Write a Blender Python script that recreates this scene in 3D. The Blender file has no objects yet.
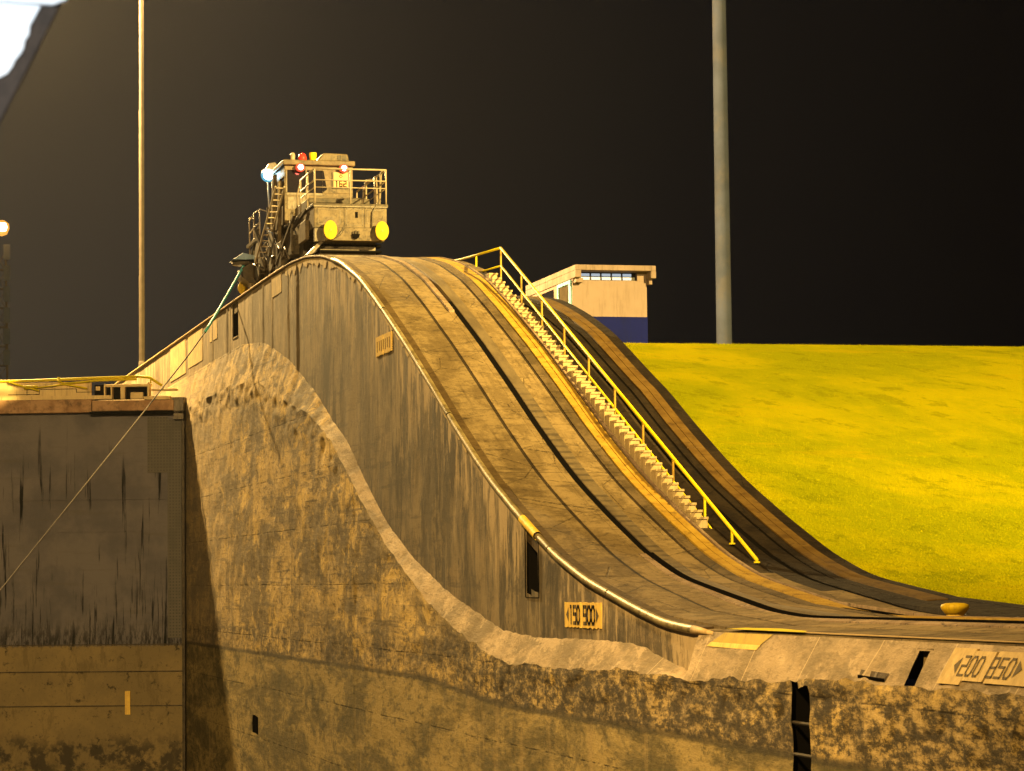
import bpy, bmesh, math, random
import numpy as np
from mathutils import Vector, Matrix, noise as mnoise

random.seed(7)
rad = math.radians
SC = bpy.context.scene
COL = SC.collection

# ---------------------------------------------------------------- camera
# world: X = across the lock wall (to the right), Y = along the wall (away), Z up, 0 = eye height
F_PX = 2850.0
cam_d = bpy.data.cameras.new("camera")
cam = bpy.data.objects.new("camera", cam_d); COL.objects.link(cam)
Mr = ((0.9722325802, -0.0058501724, 0.2339435518),
      (-0.2337833702, -0.0689099454, 0.9698436757),
      (-0.0104472847, 0.9976057311, 0.0683641670))
cx = Vector((Mr[0][0], Mr[1][0], Mr[2][0])); cy = Vector((Mr[0][1], Mr[1][1], Mr[2][1])); cz = Vector((Mr[0][2], Mr[1][2], Mr[2][2]))
m = Matrix.Identity(4)
for i in range(3):
    m[i][0] = cx[i]; m[i][1] = cy[i]; m[i][2] = -cz[i]
cam.matrix_world = m
cam_d.sensor_fit = 'HORIZONTAL'; cam_d.sensor_width = 36.0
cam_d.lens = 36.0 * F_PX / 1024.0
cam_d.dof.use_dof = True; cam_d.dof.focus_distance = 75.0; cam_d.dof.aperture_fstop = 8.0
cam_d.clip_start = 0.5; cam_d.clip_end = 6000
SC.camera = cam

# ---------------------------------------------------------------- night sky
W = bpy.data.worlds.new("World"); SC.world = W; W.use_nodes = True
nt = W.node_tree; nt.nodes.clear()
wo = nt.nodes.new('ShaderNodeOutputWorld'); bg = nt.nodes.new('ShaderNodeBackground')
tc = nt.nodes.new('ShaderNodeTexCoord')
sky_n = nt.nodes.new('ShaderNodeTexSky'); sky_n.sky_type = 'NISHITA'; sky_n.sun_disc = False
sky_n.sun_elevation = rad(-4); sky_n.sun_rotation = rad(160)

def wmath(op, a, b=None):
    n = nt.nodes.new('ShaderNodeMath'); n.operation = op
    for i, v in enumerate((a, b)):
        if v is None: continue
        if isinstance(v, (int, float)): n.inputs[i].default_value = v
        else: nt.links.new(v, n.inputs[i])
    return n.outputs[0]
sepw = nt.nodes.new('ShaderNodeSeparateXYZ'); nt.links.new(tc.outputs['Generated'], sepw.inputs[0])
az = wmath('ARCTAN2', sepw.outputs[0], sepw.outputs[1])          # 0 = along the wall, + to the right
ramp = nt.nodes.new('ShaderNodeValToRGB')
azn = wmath('MULTIPLY_ADD', az, 1.6); azn.node.inputs[2].default_value = 0.1
nt.links.new(azn, ramp.inputs[0])
cr = ramp.color_ramp
cr.elements[0].position = 0.0; cr.elements[0].color = (.060, .044, .028, 1)
cr.elements[1].position = 1.0; cr.elements[1].color = (.0004, .0006, .0014, 1)
for p_, c_ in ((.15, (.044, .034, .023)), (.33, (.022, .0182, .0150)), (.45, (.0105, .0090, .0080)), (.58, (.0036, .0036, .0044)), (.75, (.0006, .0008, .0018))):
    e = cr.elements.new(p_); e.color = (*c_, 1)
bg.inputs['Strength'].default_value = 1.0
nt.links.new(ramp.outputs[0], bg.inputs['Color'])
bg2 = nt.nodes.new('ShaderNodeBackground'); bg2.inputs['Strength'].default_value = 0.02
nt.links.new(sky_n.outputs[0], bg2.inputs['Color'])
adds = nt.nodes.new('ShaderNodeAddShader')
nt.links.new(bg.outputs[0], adds.inputs[0]); nt.links.new(bg2.outputs[0], adds.inputs[1])
nt.links.new(adds.outputs[0], wo.inputs['Surface'])

# ---------------------------------------------------------------- exposure
SC.view_settings.view_transform = 'Standard'; SC.view_settings.look = 'None'
SC.view_settings.exposure = 0.0; SC.view_settings.gamma = 1.0
SC.cycles.use_denoising = True
SC.cycles.max_bounces = 5

# ---------------------------------------------------------------- the lock's floodlights, with an unseen fill added
SODIUM = (1.0, 0.66, 0.24)
def lamp(name, loc, power, color, radius, target=None, spot=None, blend=.5):
    d = bpy.data.lights.new(name, 'SPOT' if spot else 'POINT')
    d.energy = power; d.color = color; d.shadow_soft_size = radius
    o = bpy.data.objects.new(name, d); COL.objects.link(o); o.location = loc
    if spot:
        d.spot_size = rad(spot); d.spot_blend = blend
        o.rotation_euler = (Vector(target) - Vector(loc)).to_track_quat('-Z', 'Y').to_euler()
    return o
lamp('pole_floodlight', (6.5, 122.0, 27.0), 330000, SODIUM, .5)
lamp('pole_floodlight', (16.5, 122.0, 27.0), 20000, SODIUM, .5)
lamp('offframe_floodlight', (12.0, -18.0, 32.0), 30000, SODIUM, .8, (20, 60, 2), 90, .7)
lamp('offframe_floodlight', (55.0, 8.0, 38.0), 2350000, (1.0, .70, .21), .8, (35, 86, 5), 62, 1.0)
lamp('offframe_floodlight', (-10.0, 16.0, 24.0), 250000, SODIUM, .8, (11, 66, 0), 92, 1.0)  # unseen fill lamp, added to brighten the gate and wall face

# ================================================================ helpers
def tag(o, label=None, cat=None, group=None, kind=None):
    if label: o['label'] = label
    if cat: o['category'] = cat
    if group: o['group'] = group
    if kind: o['kind'] = kind
    return o

def empty(name, loc, label, cat, group=None, rz=0):
    o = bpy.data.objects.new(name, None); COL.objects.link(o)
    o.location = loc; o.rotation_euler = (0, 0, rz); o.empty_display_size = .2
    return tag(o, label, cat, group)

class MB:
    def __init__(s): s.v = []; s.f = []
    def add(s, vs, fs):
        assert max(max(f) for f in fs) < len(vs)
        b = len(s.v); s.v += [tuple(x) for x in vs]; s.f += [tuple(i + b for i in f) for f in fs]; return s
    def box(s, a, b):
        x0, y0, z0 = a; x1, y1, z1 = b
        return s.add([(x0,y0,z0),(x1,y0,z0),(x1,y1,z0),(x0,y1,z0),(x0,y0,z1),(x1,y0,z1),(x1,y1,z1),(x0,y1,z1)],
                     [(0,3,2,1),(4,5,6,7),(0,1,5,4),(1,2,6,5),(2,3,7,6),(3,0,4,7)])
    def prism(s, pts, axis, a, b):
        n = len(pts)
        def P(p, h):
            return {'x': (h, p[0], p[1]), 'y': (p[0], h, p[1]), 'z': (p[0], p[1], h)}[axis]
        vs = [P(p, a) for p in pts] + [P(p, b) for p in pts]
        fs = [tuple(range(n)), tuple(range(2*n-1, n-1, -1))] + [(i, n+i, n+(i+1) % n, (i+1) % n) for i in range(n)]
        return s.add(vs, fs)
    def tube(s, pts, r, n=8, closed=True, r2=None):
        pts = [Vector(p) for p in pts]; L = len(pts); vs = []; up = None
        for i, p in enumerate(pts):
            t = (pts[min(i+1, L-1)] - pts[max(i-1, 0)]).normalized()
            if up is None:
                up = Vector((0, 0, 1)) if abs(t.z) < .9 else Vector((1, 0, 0))
            a = t.cross(up).normalized(); up = a.cross(t).normalized()
            rr = r if r2 is None else r + (r2 - r) * i / (L - 1)
            for k in range(n):
                an = 2 * math.pi * k / n
                vs.append(p + a * math.cos(an) * rr + up * math.sin(an) * rr)
        fs = [(i*n+k, i*n+(k+1) % n, (i+1)*n+(k+1) % n, (i+1)*n+k) for i in range(L-1) for k in range(n)]
        if closed: fs += [tuple(range(n-1, -1, -1)), tuple((L-1)*n+k for k in range(n))]
        return s.add(vs, fs)
    def bar(s, a, b, w, h=None):
        a = Vector(a); b = Vector(b); h = h or w; t = (b - a).normalized()
        up = Vector((0, 0, 1)) if abs(t.z) < .95 else Vector((0, 1, 0))
        x = t.cross(up).normalized() * w / 2; y = x.cross(t).normalized() * h / 2
        return s.add([a-x-y, a+x-y, a+x+y, a-x+y, b-x-y, b+x-y, b+x+y, b-x+y],
                     [(0,1,2,3),(7,6,5,4),(0,4,5,1),(1,5,6,2),(2,6,7,3),(3,7,4,0)])
    def lathe(s, prof, c=(0, 0, 0), axis='z', n=24, sc=(1, 1, 1)):
        vs = []; L = len(prof)
        for (r, h) in prof:
            for k in range(n):
                a = 2 * math.pi * k / n; u, w = r * math.cos(a), r * math.sin(a)
                p = {'z': (u, w, h), 'y': (u, h, w), 'x': (h, u, w)}[axis]
                vs.append((c[0]+p[0]*sc[0], c[1]+p[1]*sc[1], c[2]+p[2]*sc[2]))
        fs = [(i*n+k, i*n+(k+1) % n, (i+1)*n+(k+1) % n, (i+1)*n+k) for i in range(L-1) for k in range(n)]
        fs += [tuple(range(n-1, -1, -1)), tuple((L-1)*n+k for k in range(n))]
        return s.add(vs, fs)
    def build(s, name, mat, parent=None, smooth=False, bevel=0):
        me = bpy.data.meshes.new(name); me.from_pydata(s.v, [], s.f)
        bm = bmesh.new(); bm.from_mesh(me); bmesh.ops.recalc_face_normals(bm, faces=bm.faces); bm.to_mesh(me); bm.free()
        me.materials.append(mat)
        if smooth: me.polygons.foreach_set('use_smooth', [True] * len(me.polygons))
        o = bpy.data.objects.new(name, me); COL.objects.link(o)
        if parent: o.parent = parent
        if bevel:
            b = o.modifiers.new('bevel', 'BEVEL'); b.width = bevel; b.segments = 2; b.limit_method = 'ANGLE'
        return o

# ---------------------------------------------------------------- materials
class NT:
    def __init__(s, name):
        s.m = bpy.data.materials.new(name); s.m.use_nodes = True; s.t = s.m.node_tree
        s.b = s.t.nodes['Principled BSDF']; s.tc = s.t.nodes.new('ShaderNodeTexCoord')
        s.sep = None
    def n(s, k): return s.t.nodes.new(k)
    def l(s, a, b): s.t.links.new(a, b)
    def put(s, v, inp):
        if isinstance(v, (int, float)): inp.default_value = v
        elif isinstance(v, tuple): inp.default_value = (*v, 1) if len(v) == 3 else v
        else: s.l(v, inp)
    def xyz(s):
        if not s.sep:
            s.sep = s.n('ShaderNodeSeparateXYZ'); s.l(s.tc.outputs['Object'], s.sep.inputs[0])
        return s.sep.outputs
    def noise(s, scale=(1, 1, 1), size=1.0, detail=6, rough=.6, dist=0.0, off=(0, 0, 0)):
        mp = s.n('ShaderNodeMapping'); mp.inputs['Scale'].default_value = scale; mp.inputs['Location'].default_value = off
        s.l(s.tc.outputs['Object'], mp.inputs['Vector'])
        x = s.n('ShaderNodeTexNoise'); x.inputs['Scale'].default_value = size; x.inputs['Detail'].default_value = detail
        x.inputs['Roughness'].default_value = rough; x.inputs['Distortion'].default_value = dist
        s.l(mp.outputs[0], x.inputs['Vector']); return x.outputs['Fac']
    def step(s, v, a, b, lo=0.0, hi=1.0):
        x = s.n('ShaderNodeMapRange'); x.interpolation_type = 'SMOOTHSTEP'
        s.put(v, x.inputs[0]); x.inputs[1].default_value = a; x.inputs[2].default_value = b
        x.inputs[3].default_value = lo; x.inputs[4].default_value = hi; return x.outputs[0]
    def math(s, op, a, b=None, c=None):
        x = s.n('ShaderNodeMath'); x.operation = op
        for i, v in enumerate((a, b, c)):
            if v is not None: s.put(v, x.inputs[i])
        return x.outputs[0]
    def mix(s, f, a, b, mode='MIX'):
        x = s.n('ShaderNodeMix'); x.data_type = 'RGBA'; x.blend_type = mode
        s.put(f, x.inputs[0]); s.put(a, x.inputs[6]); s.put(b, x.inputs[7]); return x.outputs[2]
    def bump(s, h, strength=.5, dist=.05):
        x = s.n('ShaderNodeBump'); x.inputs['Strength'].default_value = strength; x.inputs['Distance'].default_value = dist
        s.put(h, x.inputs['Height']); s.l(x.outputs[0], s.b.inputs['Normal'])
    def out(s, col, rough=.8, metal=0.0, spec=None):
        s.put(col, s.b.inputs['Base Color']); s.put(rough, s.b.inputs['Roughness']); s.put(metal, s.b.inputs['Metallic'])
        if spec is not None: s.b.inputs['Specular IOR Level'].default_value = spec
        return s.m

def worn(name, c1, c2, c3=None, size=1.5, rough=.7, metal=0.0, bump=.15, streak=True, amt=.6):
    t = NT(name)
    a = t.noise(size=size, detail=8, rough=.65)
    c = t.mix(t.step(a, .38, .62), c1, c2)
    if c3:
        sc = (3.5, 3.5, .35) if streak else (1, 1, 1)
        b = t.noise(scale=sc, size=size * 1.6, detail=6, rough=.7, off=(3, 5, 1))
        c = t.mix(t.math('MULTIPLY', t.step(b, .50, .68), amt), c, c3)
    if bump: t.bump(t.noise(size=size * 9, detail=6), bump, .02)
    return t.out(c, rough, metal, spec=.5 if rough < .45 and metal > .2 else .12)

def plain(name, c, rough=.6, metal=0.0):
    return worn(name, c, tuple(x * .8 for x in c), tuple(x * .55 for x in c), size=3, rough=rough, metal=metal, bump=.06, amt=.5)

def emis(name, c, k):
    t = NT(name); t.b.inputs['Emission Color'].default_value = (*c, 1); t.b.inputs['Emission Strength'].default_value = k
    return t.out((.05, .05, .05), .4)

# smooth resurfaced concrete of the upper wall face: grey-brown, vertical washed streaks
def mat_smooth():
    t = NT('resurfaced_concrete'); x, y, z = t.xyz()
    at = t.n('ShaderNodeAttribute'); at.attribute_name = 'drop'; drop = at.outputs['Fac']
    a = t.noise(scale=(1, 1, .35), size=.55, detail=9, rough=.70, dist=.4)
    b = t.noise(scale=(1, 1, .10), size=5.2, detail=6, rough=.7, off=(4, 2, 9))
    b2 = t.noise(scale=(1, 1, .22), size=1.1, detail=9, rough=.78, dist=.3, off=(14, 2, 9))
    g = t.noise(size=6, detail=9, rough=.82)
    m_ = t.noise(scale=(1, 1, .7), size=1.6, detail=9, rough=.8, off=(3, 3, 3))
    d = t.noise(scale=(1, .35, 4.0), size=1.1, detail=8, rough=.75, off=(1, 7, 3))
    col = t.mix(t.step(a, .42, .58), (.085, .066, .041), (.190, .143, .080))
    col = t.mix(t.math('MULTIPLY', t.step(m_, .53, .62), .5), col, (.235, .165, .085))
    col = t.mix(t.math('MULTIPLY', t.step(b2, .48, .42), .8), col, (.040, .033, .024))
    col = t.mix(t.math('MULTIPLY', t.step(m_, .45, .38), .6), col, (.050, .041, .030))
    low = t.step(drop, 2.2, 3.6)
    col = t.mix(t.math('MULTIPLY', t.math('MULTIPLY', t.step(d, .50, .60), .6), low), col, (.055, .044, .030))
    reach = t.math('MULTIPLY', t.step(drop, 3.0, .1), t.step(a, .36, .56))
    dr = t.math('MULTIPLY', t.step(t.math('ADD', b, t.math('MULTIPLY', reach, .09)), .575, .625), t.math('MULTIPLY_ADD', reach, .60, .12))
    col = t.mix(dr, col, (.42, .31, .17))
    dk = t.math('MULTIPLY', t.step(t.math('SUBTRACT', b, t.math('MULTIPLY', reach, .04)), .43, .39), .55)
    col = t.mix(dk, col, (.035, .029, .021))
    lipm = t.step(t.math('ADD', drop, t.math('MULTIPLY', m_, .9)), .72, .52)
    col = t.mix(t.math('MULTIPLY', lipm, .7), col, (.33, .24, .125))
    col = t.mix(t.math('MULTIPLY', t.step(g, .56, .66), .45), col, (.040, .032, .022))
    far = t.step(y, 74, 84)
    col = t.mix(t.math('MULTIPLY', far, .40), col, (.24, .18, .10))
    t.bump(t.math('ADD', g, m_), .3, .03)
    return t.out(col, .82, spec=.12)

def mat_rough():
    t = NT('old_rough_concrete'); x, y, z = t.xyz()
    a = t.noise(size=.40, detail=9, rough=.66, dist=.6)
    m1 = t.noise(scale=(1, 1, .8), size=1.5, detail=9, rough=.74, dist=.5, off=(5, 5, 5))
    b = t.noise(scale=(1, 1, .10), size=1.7, detail=9, rough=.7, off=(2, 0, 5))
    h = t.noise(scale=(1, .22, 3.6), size=1.5, detail=9, rough=.76, off=(7, 1, 0))
    g = t.noise(size=6.5, detail=9, rough=.82)
    g2 = t.noise(size=3.2, detail=9, rough=.8, off=(8, 8, 8))
    col = t.mix(t.step(a, .43, .55), (.175, .125, .056), (.46, .315, .115))
    col = t.mix(t.math('MULTIPLY', t.step(m1, .53, .60), .75), col, (.66, .44, .125))
    col = t.mix(t.math('MULTIPLY', t.step(m1, .47, .40), .75), col, (.095, .070, .042))
    col = t.mix(t.math('MULTIPLY', t.step(b, .535, .59), .5), col, (.085, .064, .038))
    col = t.mix(t.math('MULTIPLY', t.step(g2, .55, .62), .5), col, (.10, .074, .042))
    col = t.mix(t.math('MULTIPLY', t.step(h, .54, .62), .7), col, (.085, .062, .034))
    col = t.mix(t.math('MULTIPLY', t.step(g, .52, .59), .7), col, (.070, .052, .030))
    col = t.mix(t.math('MULTIPLY', t.step(g, .63, .67), .8), col, (.018, .014, .010))
    col = t.mix(t.math('MULTIPLY', t.step(g, .46, .38), .4), col, (.55, .40, .17))
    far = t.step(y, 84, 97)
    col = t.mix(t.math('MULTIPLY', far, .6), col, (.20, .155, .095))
    zz = t.math('ADD', z, t.math('MULTIPLY', t.math('SUBTRACT', m1, .5), 1.3))
    near = t.step(y, 62, 52)
    crust = t.math('MULTIPLY', t.math('MULTIPLY', t.step(zz, -1.10, -1.50), t.step(g, .44, .54)), t.math('MULTIPLY_ADD', near, .38, .45))
    col = t.mix(crust, col, (.030, .023, .014))
    col = t.mix(t.math('MULTIPLY', near, t.math('MULTIPLY', t.step(g, .45, .38), .35)), col, (.50, .36, .17))
    alg_n = t.noise(scale=(1, .7, 1), size=.9, detail=9, rough=.76, dist=.4, off=(0, 4, 4))
    alg = t.mix(t.step(alg_n, .42, .58), (.115, .088, .034), (.320, .230, .082))
    alg = t.mix(t.math('MULTIPLY', t.step(g, .52, .62), .65), alg, (.050, .040, .018))
    alg = t.mix(t.math('MULTIPLY', t.step(g2, .53, .60), .6), alg, (.052, .043, .020))
    alg = t.mix(t.math('MULTIPLY', t.step(m1, .54, .60), .55), alg, (.062, .052, .024))
    alg = t.mix(t.math('MULTIPLY', t.step(b, .55, .64), .45), alg, (.31, .215, .085))
    alg = t.mix(t.math('MULTIPLY', t.step(g, .44, .36), .4), alg, (.34, .25, .12))
    za = t.math('ADD', z, t.math('MULTIPLY', t.math('SUBTRACT', g, .5), .16))
    lvl = t.math('ADD', za, t.math('MULTIPLY', near, .30))
    col = t.mix(t.step(lvl, -2.02, -2.12), col, alg)
    lip = t.math('MULTIPLY', t.step(lvl, -2.16, -2.10), t.step(lvl, -1.98, -2.06))
    col = t.mix(t.math('MULTIPLY', lip, .7), col, (.030, .024, .014))
    w = t.math('FRACT', t.math('MULTIPLY', t.math('ADD', z, t.math('MULTIPLY', a, .12)), .66))
    line = t.math('MULTIPLY', t.step(w, .022, .0), t.step(g2, .46, .54))
    col = t.mix(t.math('MULTIPLY', line, .8), col, (.04, .03, .018))
    hh = t.math('ADD', t.math('ADD', t.math('MULTIPLY', h, .5), g), t.math('MULTIPLY', g2, 1.0))
    hh = t.math('SUBTRACT', hh, t.math('MULTIPLY', line, .6))
    t.bump(hh, .55, .05)
    return t.out(col, .85, spec=.12)

def mat_ledge():
    t = NT('chamfer_concrete'); x, y, z = t.xyz()
    a = t.noise(scale=(1, 1.0, 1), size=1.2, detail=8, rough=.7)
    b = t.noise(scale=(1, 1.3, .8), size=2.0, detail=7, rough=.7, off=(3, 3, 3))
    g = t.noise(size=9, detail=8, rough=.75)
    m1 = t.noise(size=3.2, detail=9, rough=.78, off=(8, 2, 2))
    col = t.mix(t.step(a, .40, .60), (.17, .125, .068), (.33, .240, .135))
    col = t.mix(t.math('MULTIPLY', t.step(b, .52, .60), .6), col, (.46, .34, .20))
    col = t.mix(t.math('MULTIPLY', t.step(b, .46, .38), .6), col, (.15, .110, .058))
    col = t.mix(t.math('MULTIPLY', t.step(m1, .55, .63), .55), col, (.12, .088, .046))
    col = t.mix(t.math('MULTIPLY', t.step(g, .54, .64), .45), col, (.10, .074, .040))
    far = t.step(y, 69, 75)
    rk_ = t.mix(t.step(m1, .40, .60), (.13, .095, .050), (.48, .345, .16))
    col = t.mix(t.math('MULTIPLY', far, .8), col, rk_)
    dj = t.math('FRACT', t.math('MULTIPLY', t.math('ADD', y, t.math('MULTIPLY', z, .35)), .42))
    ln = t.math('MULTIPLY', t.step(dj, .018, .0), t.step(y, 46, 44))
    col = t.mix(t.math('MULTIPLY', ln, .7), col, (.62, .46, .26))
    t.bump(t.math('ADD', t.math('ADD', g, m1), t.math('MULTIPLY', a, 1.5)), .6, .05)
    return t.out(col, .82, spec=.12)

def mat_lane(name, c1, c2, dark, amt=.6, zsc=1.0):
    t = NT(name); x, y, z = t.xyz()
    a = t.noise(scale=(1.3, .6, .6), size=1.0, detail=9, rough=.72, dist=.3)
    b = t.noise(scale=(.8, 2.4, 2.4), size=1.9, detail=9, rough=.76, off=(5, 5, 0))
    l_ = t.noise(scale=(6, .35, .35), size=1.2, detail=8, rough=.75, off=(1, 2, 3))
    m_ = t.noise(size=2.6, detail=9, rough=.8, dist=.5, off=(6, 6, 3))
    g = t.noise(size=12, detail=8, rough=.8)
    hi = tuple(min(1, v * 1.3) for v in c2)
    col = t.mix(t.step(a, .42, .58), c1, c2)
    col = t.mix(t.math('MULTIPLY', t.step(m_, .54, .62), amt), col, dark)
    col = t.mix(t.math('MULTIPLY', t.step(m_, .44, .36), .6), col, hi)
    col = t.mix(t.math('MULTIPLY', t.step(b, .53, .62), amt * .8), col, dark)
    col = t.mix(t.math('MULTIPLY', t.step(l_, .55, .66), amt * .7), col, dark)
    col = t.mix(t.math('MULTIPLY', t.step(g, .54, .64), .45), col, dark)
    j = t.math('FRACT', t.math('MULTIPLY', t.math('ADD', y, t.math('MULTIPLY', a, .06)), .27))
    line = t.math('MULTIPLY', t.step(j, .012, .0), t.step(a, .30, .42))
    vo = t.n('ShaderNodeTexVoronoi'); vo.feature = 'DISTANCE_TO_EDGE'; vo.inputs['Scale'].default_value = .55
    t.l(t.tc.outputs['Object'], vo.inputs['Vector'])
    crack = t.math('MULTIPLY', t.step(vo.outputs['Distance'], .010, .002), t.step(g, .44, .54))
    col = t.mix(t.math('MULTIPLY', t.math('MAXIMUM', line, crack), .8), col, tuple(v * .5 for v in dark))
    t.bump(t.math('SUBTRACT', t.math('ADD', g, m_), t.math('MAXIMUM', line, crack)), .4, .03)
    return t.out(col, t.step(m_, .35, .6, .6, .85), spec=.08)

def mat_teeth():
    t = NT('toothed_strip_concrete'); x, y, z = t.xyz()
    a = t.noise(scale=(1.6, .45, .45), size=1.3, detail=8, rough=.7)
    col = t.mix(t.step(a, .38, .62), (.070, .050, .025), (.115, .083, .040))
    zone = t.math('MULTIPLY', t.step(y, 62, 58.5), t.step(y, 46, 49))
    f = t.math('FRACT', t.math('MULTIPLY', y, 2.9))
    bars = t.math('MULTIPLY', t.math('MULTIPLY', t.step(f, .30, .38), t.step(f, .78, .70)), zone)
    bars = t.math('MULTIPLY', bars, t.step(t.noise(size=2, detail=4), .35, .55))
    col = t.mix(t.math('MULTIPLY', bars, .6), col, (.028, .021, .013))
    t.bump(t.math('SUBTRACT', t.noise(size=14), bars), .4, .03)
    return t.out(col, .6)

def mat_grass_ground():
    t = NT('lawn_ground'); x, y, z = t.xyz()
    a = t.noise(scale=(.9, .35, 1), size=.22, detail=8, rough=.65, dist=.3)
    b = t.noise(scale=(.7, .22, 1), size=1.3, detail=9, rough=.78, off=(4, 1, 1))
    w = t.noise(scale=(.25, .5, 1), size=.5, detail=7, rough=.7, off=(9, 1, 1))
    g = t.noise(scale=(1, .25, 1), size=6, detail=9, rough=.85)
    col = t.mix(t.step(a, .40, .60), (.125, .128, .0008), (.185, .162, .0008))
    col = t.mix(t.math('MULTIPLY', t.step(b, .53, .60), .6), col, (.082, .088, .001))
    col = t.mix(t.math('MULTIPLY', t.step(b, .43, .36), .5), col, (.205, .172, .001))
    col = t.mix(t.math('MULTIPLY', t.step(w, .56, .66), .45), col, (.20, .150, .001))
    col = t.mix(t.math('MULTIPLY', t.step(g, .60, .68), .7), col, (.055, .052, .001))
    t.bump(t.math('ADD', g, b), .8, .12)
    return t.out(col, 1.0, spec=0.0)

def mat_gate():
    t = NT('gate_steel'); x, y, z = t.xyz()
    a = t.noise(size=.5, detail=7, rough=.65)
    st = t.noise(scale=(3.2, 1, .14), size=1.5, detail=6, rough=.6, off=(2, 2, 7))
    g = t.noise(size=7, detail=8, rough=.75)
    h = t.noise(scale=(.3, 1, 4), size=1.2, detail=6, rough=.7)
    col = t.mix(t.step(a, .38, .62), (.080, .074, .084), (.118, .106, .112))
    col = t.mix(t.math('MULTIPLY', t.step(h, .54, .66), .4), col, (.085, .074, .064))
    st2 = t.noise(scale=(5.5, 1, .22), size=1.5, detail=7, rough=.65, off=(12, 2, 1))
    drip = t.math('MULTIPLY', t.step(st, .57, .63), t.step(t.math('ADD', z, t.math('MULTIPLY', t.noise(scale=(6, 1, .6), size=1), 6)), 8.5, 6.5))
    col = t.mix(t.math('MULTIPLY', drip, .97), col, (.002, .002, .002))
    dr2 = t.math('MULTIPLY', t.step(st2, .555, .61), t.step(t.math('ADD', z, t.math('MULTIPLY', a, 4.0)), 3.0, .8))
    col = t.mix(t.math('MULTIPLY', dr2, .9), col, (.003, .003, .003))
    spk = t.math('MULTIPLY', t.step(g, .665, .69), t.step(z, 1.0, -1.2))
    col = t.mix(t.math('MULTIPLY', spk, .8), col, (.45, .38, .28))
    zz = t.math('ADD', z, t.math('MULTIPLY', t.math('SUBTRACT', g, .5), .25))
    crust = t.math('MULTIPLY', t.step(zz, -1.0, -2.0), t.step(t.noise(scale=(3, 1, .7), size=2.0, detail=7, rough=.75), .44, .56))
    col = t.mix(t.math('MULTIPLY', crust, .8), col, (.010, .009, .008))
    an = t.noise(size=.6, detail=8, rough=.7, off=(6, 1, 1))
    al = t.mix(t.step(an, .40, .62), (.34, .235, .088), (.52, .355, .125))
    al = t.mix(t.math('MULTIPLY', t.step(x, -.6, .0), .8), al, (.10, .08, .045))
    al = t.mix(t.math('MULTIPLY', t.step(t.noise(size=2.1, detail=8, rough=.7), .58, .64), .8), al, (.022, .018, .011))
    deep = t.math('MULTIPLY', t.step(t.math('ADD', z, an), -4.6, -5.4), t.step(t.noise(size=1.6, detail=8, rough=.7, off=(3, 3, 3)), .45, .58))
    al = t.mix(t.math('MULTIPLY', deep, .85), al, (.022, .019, .015))
    al = t.mix(t.math('MULTIPLY', t.step(t.noise(scale=(1.5, 1, .5), size=1.3, detail=9, rough=.75, off=(1, 1, 5)), .52, .62), .55), al, (.09, .068, .030))
    al = t.mix(t.math('MULTIPLY', t.step(g, .56, .64), .5), al, (.05, .038, .02))
    col = t.mix(t.step(zz, -2.12, -2.22), col, al)
    t.bump(t.math('ADD', g, a), .35, .04)
    return t.out(col, .8, spec=.15)

M = {}
M['smooth'] = mat_smooth(); M['rough'] = mat_rough(); M['ledge'] = mat_ledge()
for k_ in ('smooth', 'rough', 'ledge'):       # stains spread wider along the wall than up it
    for n_ in M[k_].node_tree.nodes:
        if n_.type == 'MAPPING':
            sc_ = n_.inputs['Scale'].default_value; sc_[1] *= (.34 if sc_[2] >= .5 else .55) if sc_[1] > .5 else .6
M['gate'] = mat_gate()
M['laneA'] = mat_lane('lane_concrete', (0.08761, 0.06074, 0.02687), (0.1519, 0.108, 0.04906), (0.0292, 0.02044, 0.01051))
M['laneB'] = mat_lane('lane_concrete_worn', (0.1157, 0.08039, 0.03532), (0.1827, 0.1292, 0.05846), (0.03959, 0.02801, 0.01401))
M['laneC'] = mat_lane('track_bed_concrete', (0.058, 0.0406, 0.01914), (0.1015, 0.07076, 0.03364), (0.02204, 0.01624, 0.00928))
M['laneD'] = mat_lane('dark_return_lane', (0.007956, 0.005202, 0.00306), (0.01469, 0.009792, 0.005202), (0.00306, 0.002142, 0.00153), .5)  # much darker brown than the tow lane
M['pink'] = mat_lane('pale_curb_concrete', (0.1612, 0.1085, 0.062), (0.2356, 0.1643, 0.0961), (0.0558, 0.03968, 0.0248), .6)
M['seam'] = mat_lane('tarred_joint', (0.01925, 0.01375, 0.0077), (0.033, 0.0231, 0.0121), (0.00825, 0.00605, 0.00385), .5)
M['curb'] = mat_lane('coping_curb', (0.0464, 0.029, 0.0116), (0.0725, 0.04756, 0.01914), (0.01972, 0.01334, 0.00696), .5)
M['dark'] = NT('slot_black').out((.004, .0035, .003), .95, spec=0.0)
M['teeth'] = mat_teeth()
M['rack'] = worn('rusty_rack_steel', (0.2475, 0.1462, 0.018), (0.315, 0.1988, 0.027), (0.0975, 0.05625, 0.012), size=2.2, rough=.55, bump=.12, streak=False, amt=.75)
M['rack2'] = worn('return_rack_steel', (0.05952, 0.03333, 0.007142), (0.08333, 0.0491, 0.01131), (0.02678, 0.01488, 0.004762), size=2.2, rough=.6, bump=.12, streak=False, amt=.75)
M['pipe'] = worn('worn_coping_steel', (0.2448, 0.1887, 0.08415), (0.1428, 0.1071, 0.04335), (0.0459, 0.03315, 0.01428), size=2.6, rough=.5, metal=.3, bump=.15, streak=False, amt=.85)
M['yellow'] = worn('yellow_paint', (0.5184, 0.4176, 0.00432), (0.4608, 0.36, 0.00576), (0.2448, 0.1728, 0.0108), size=2.5, rough=.6, bump=.04, amt=.45)
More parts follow.
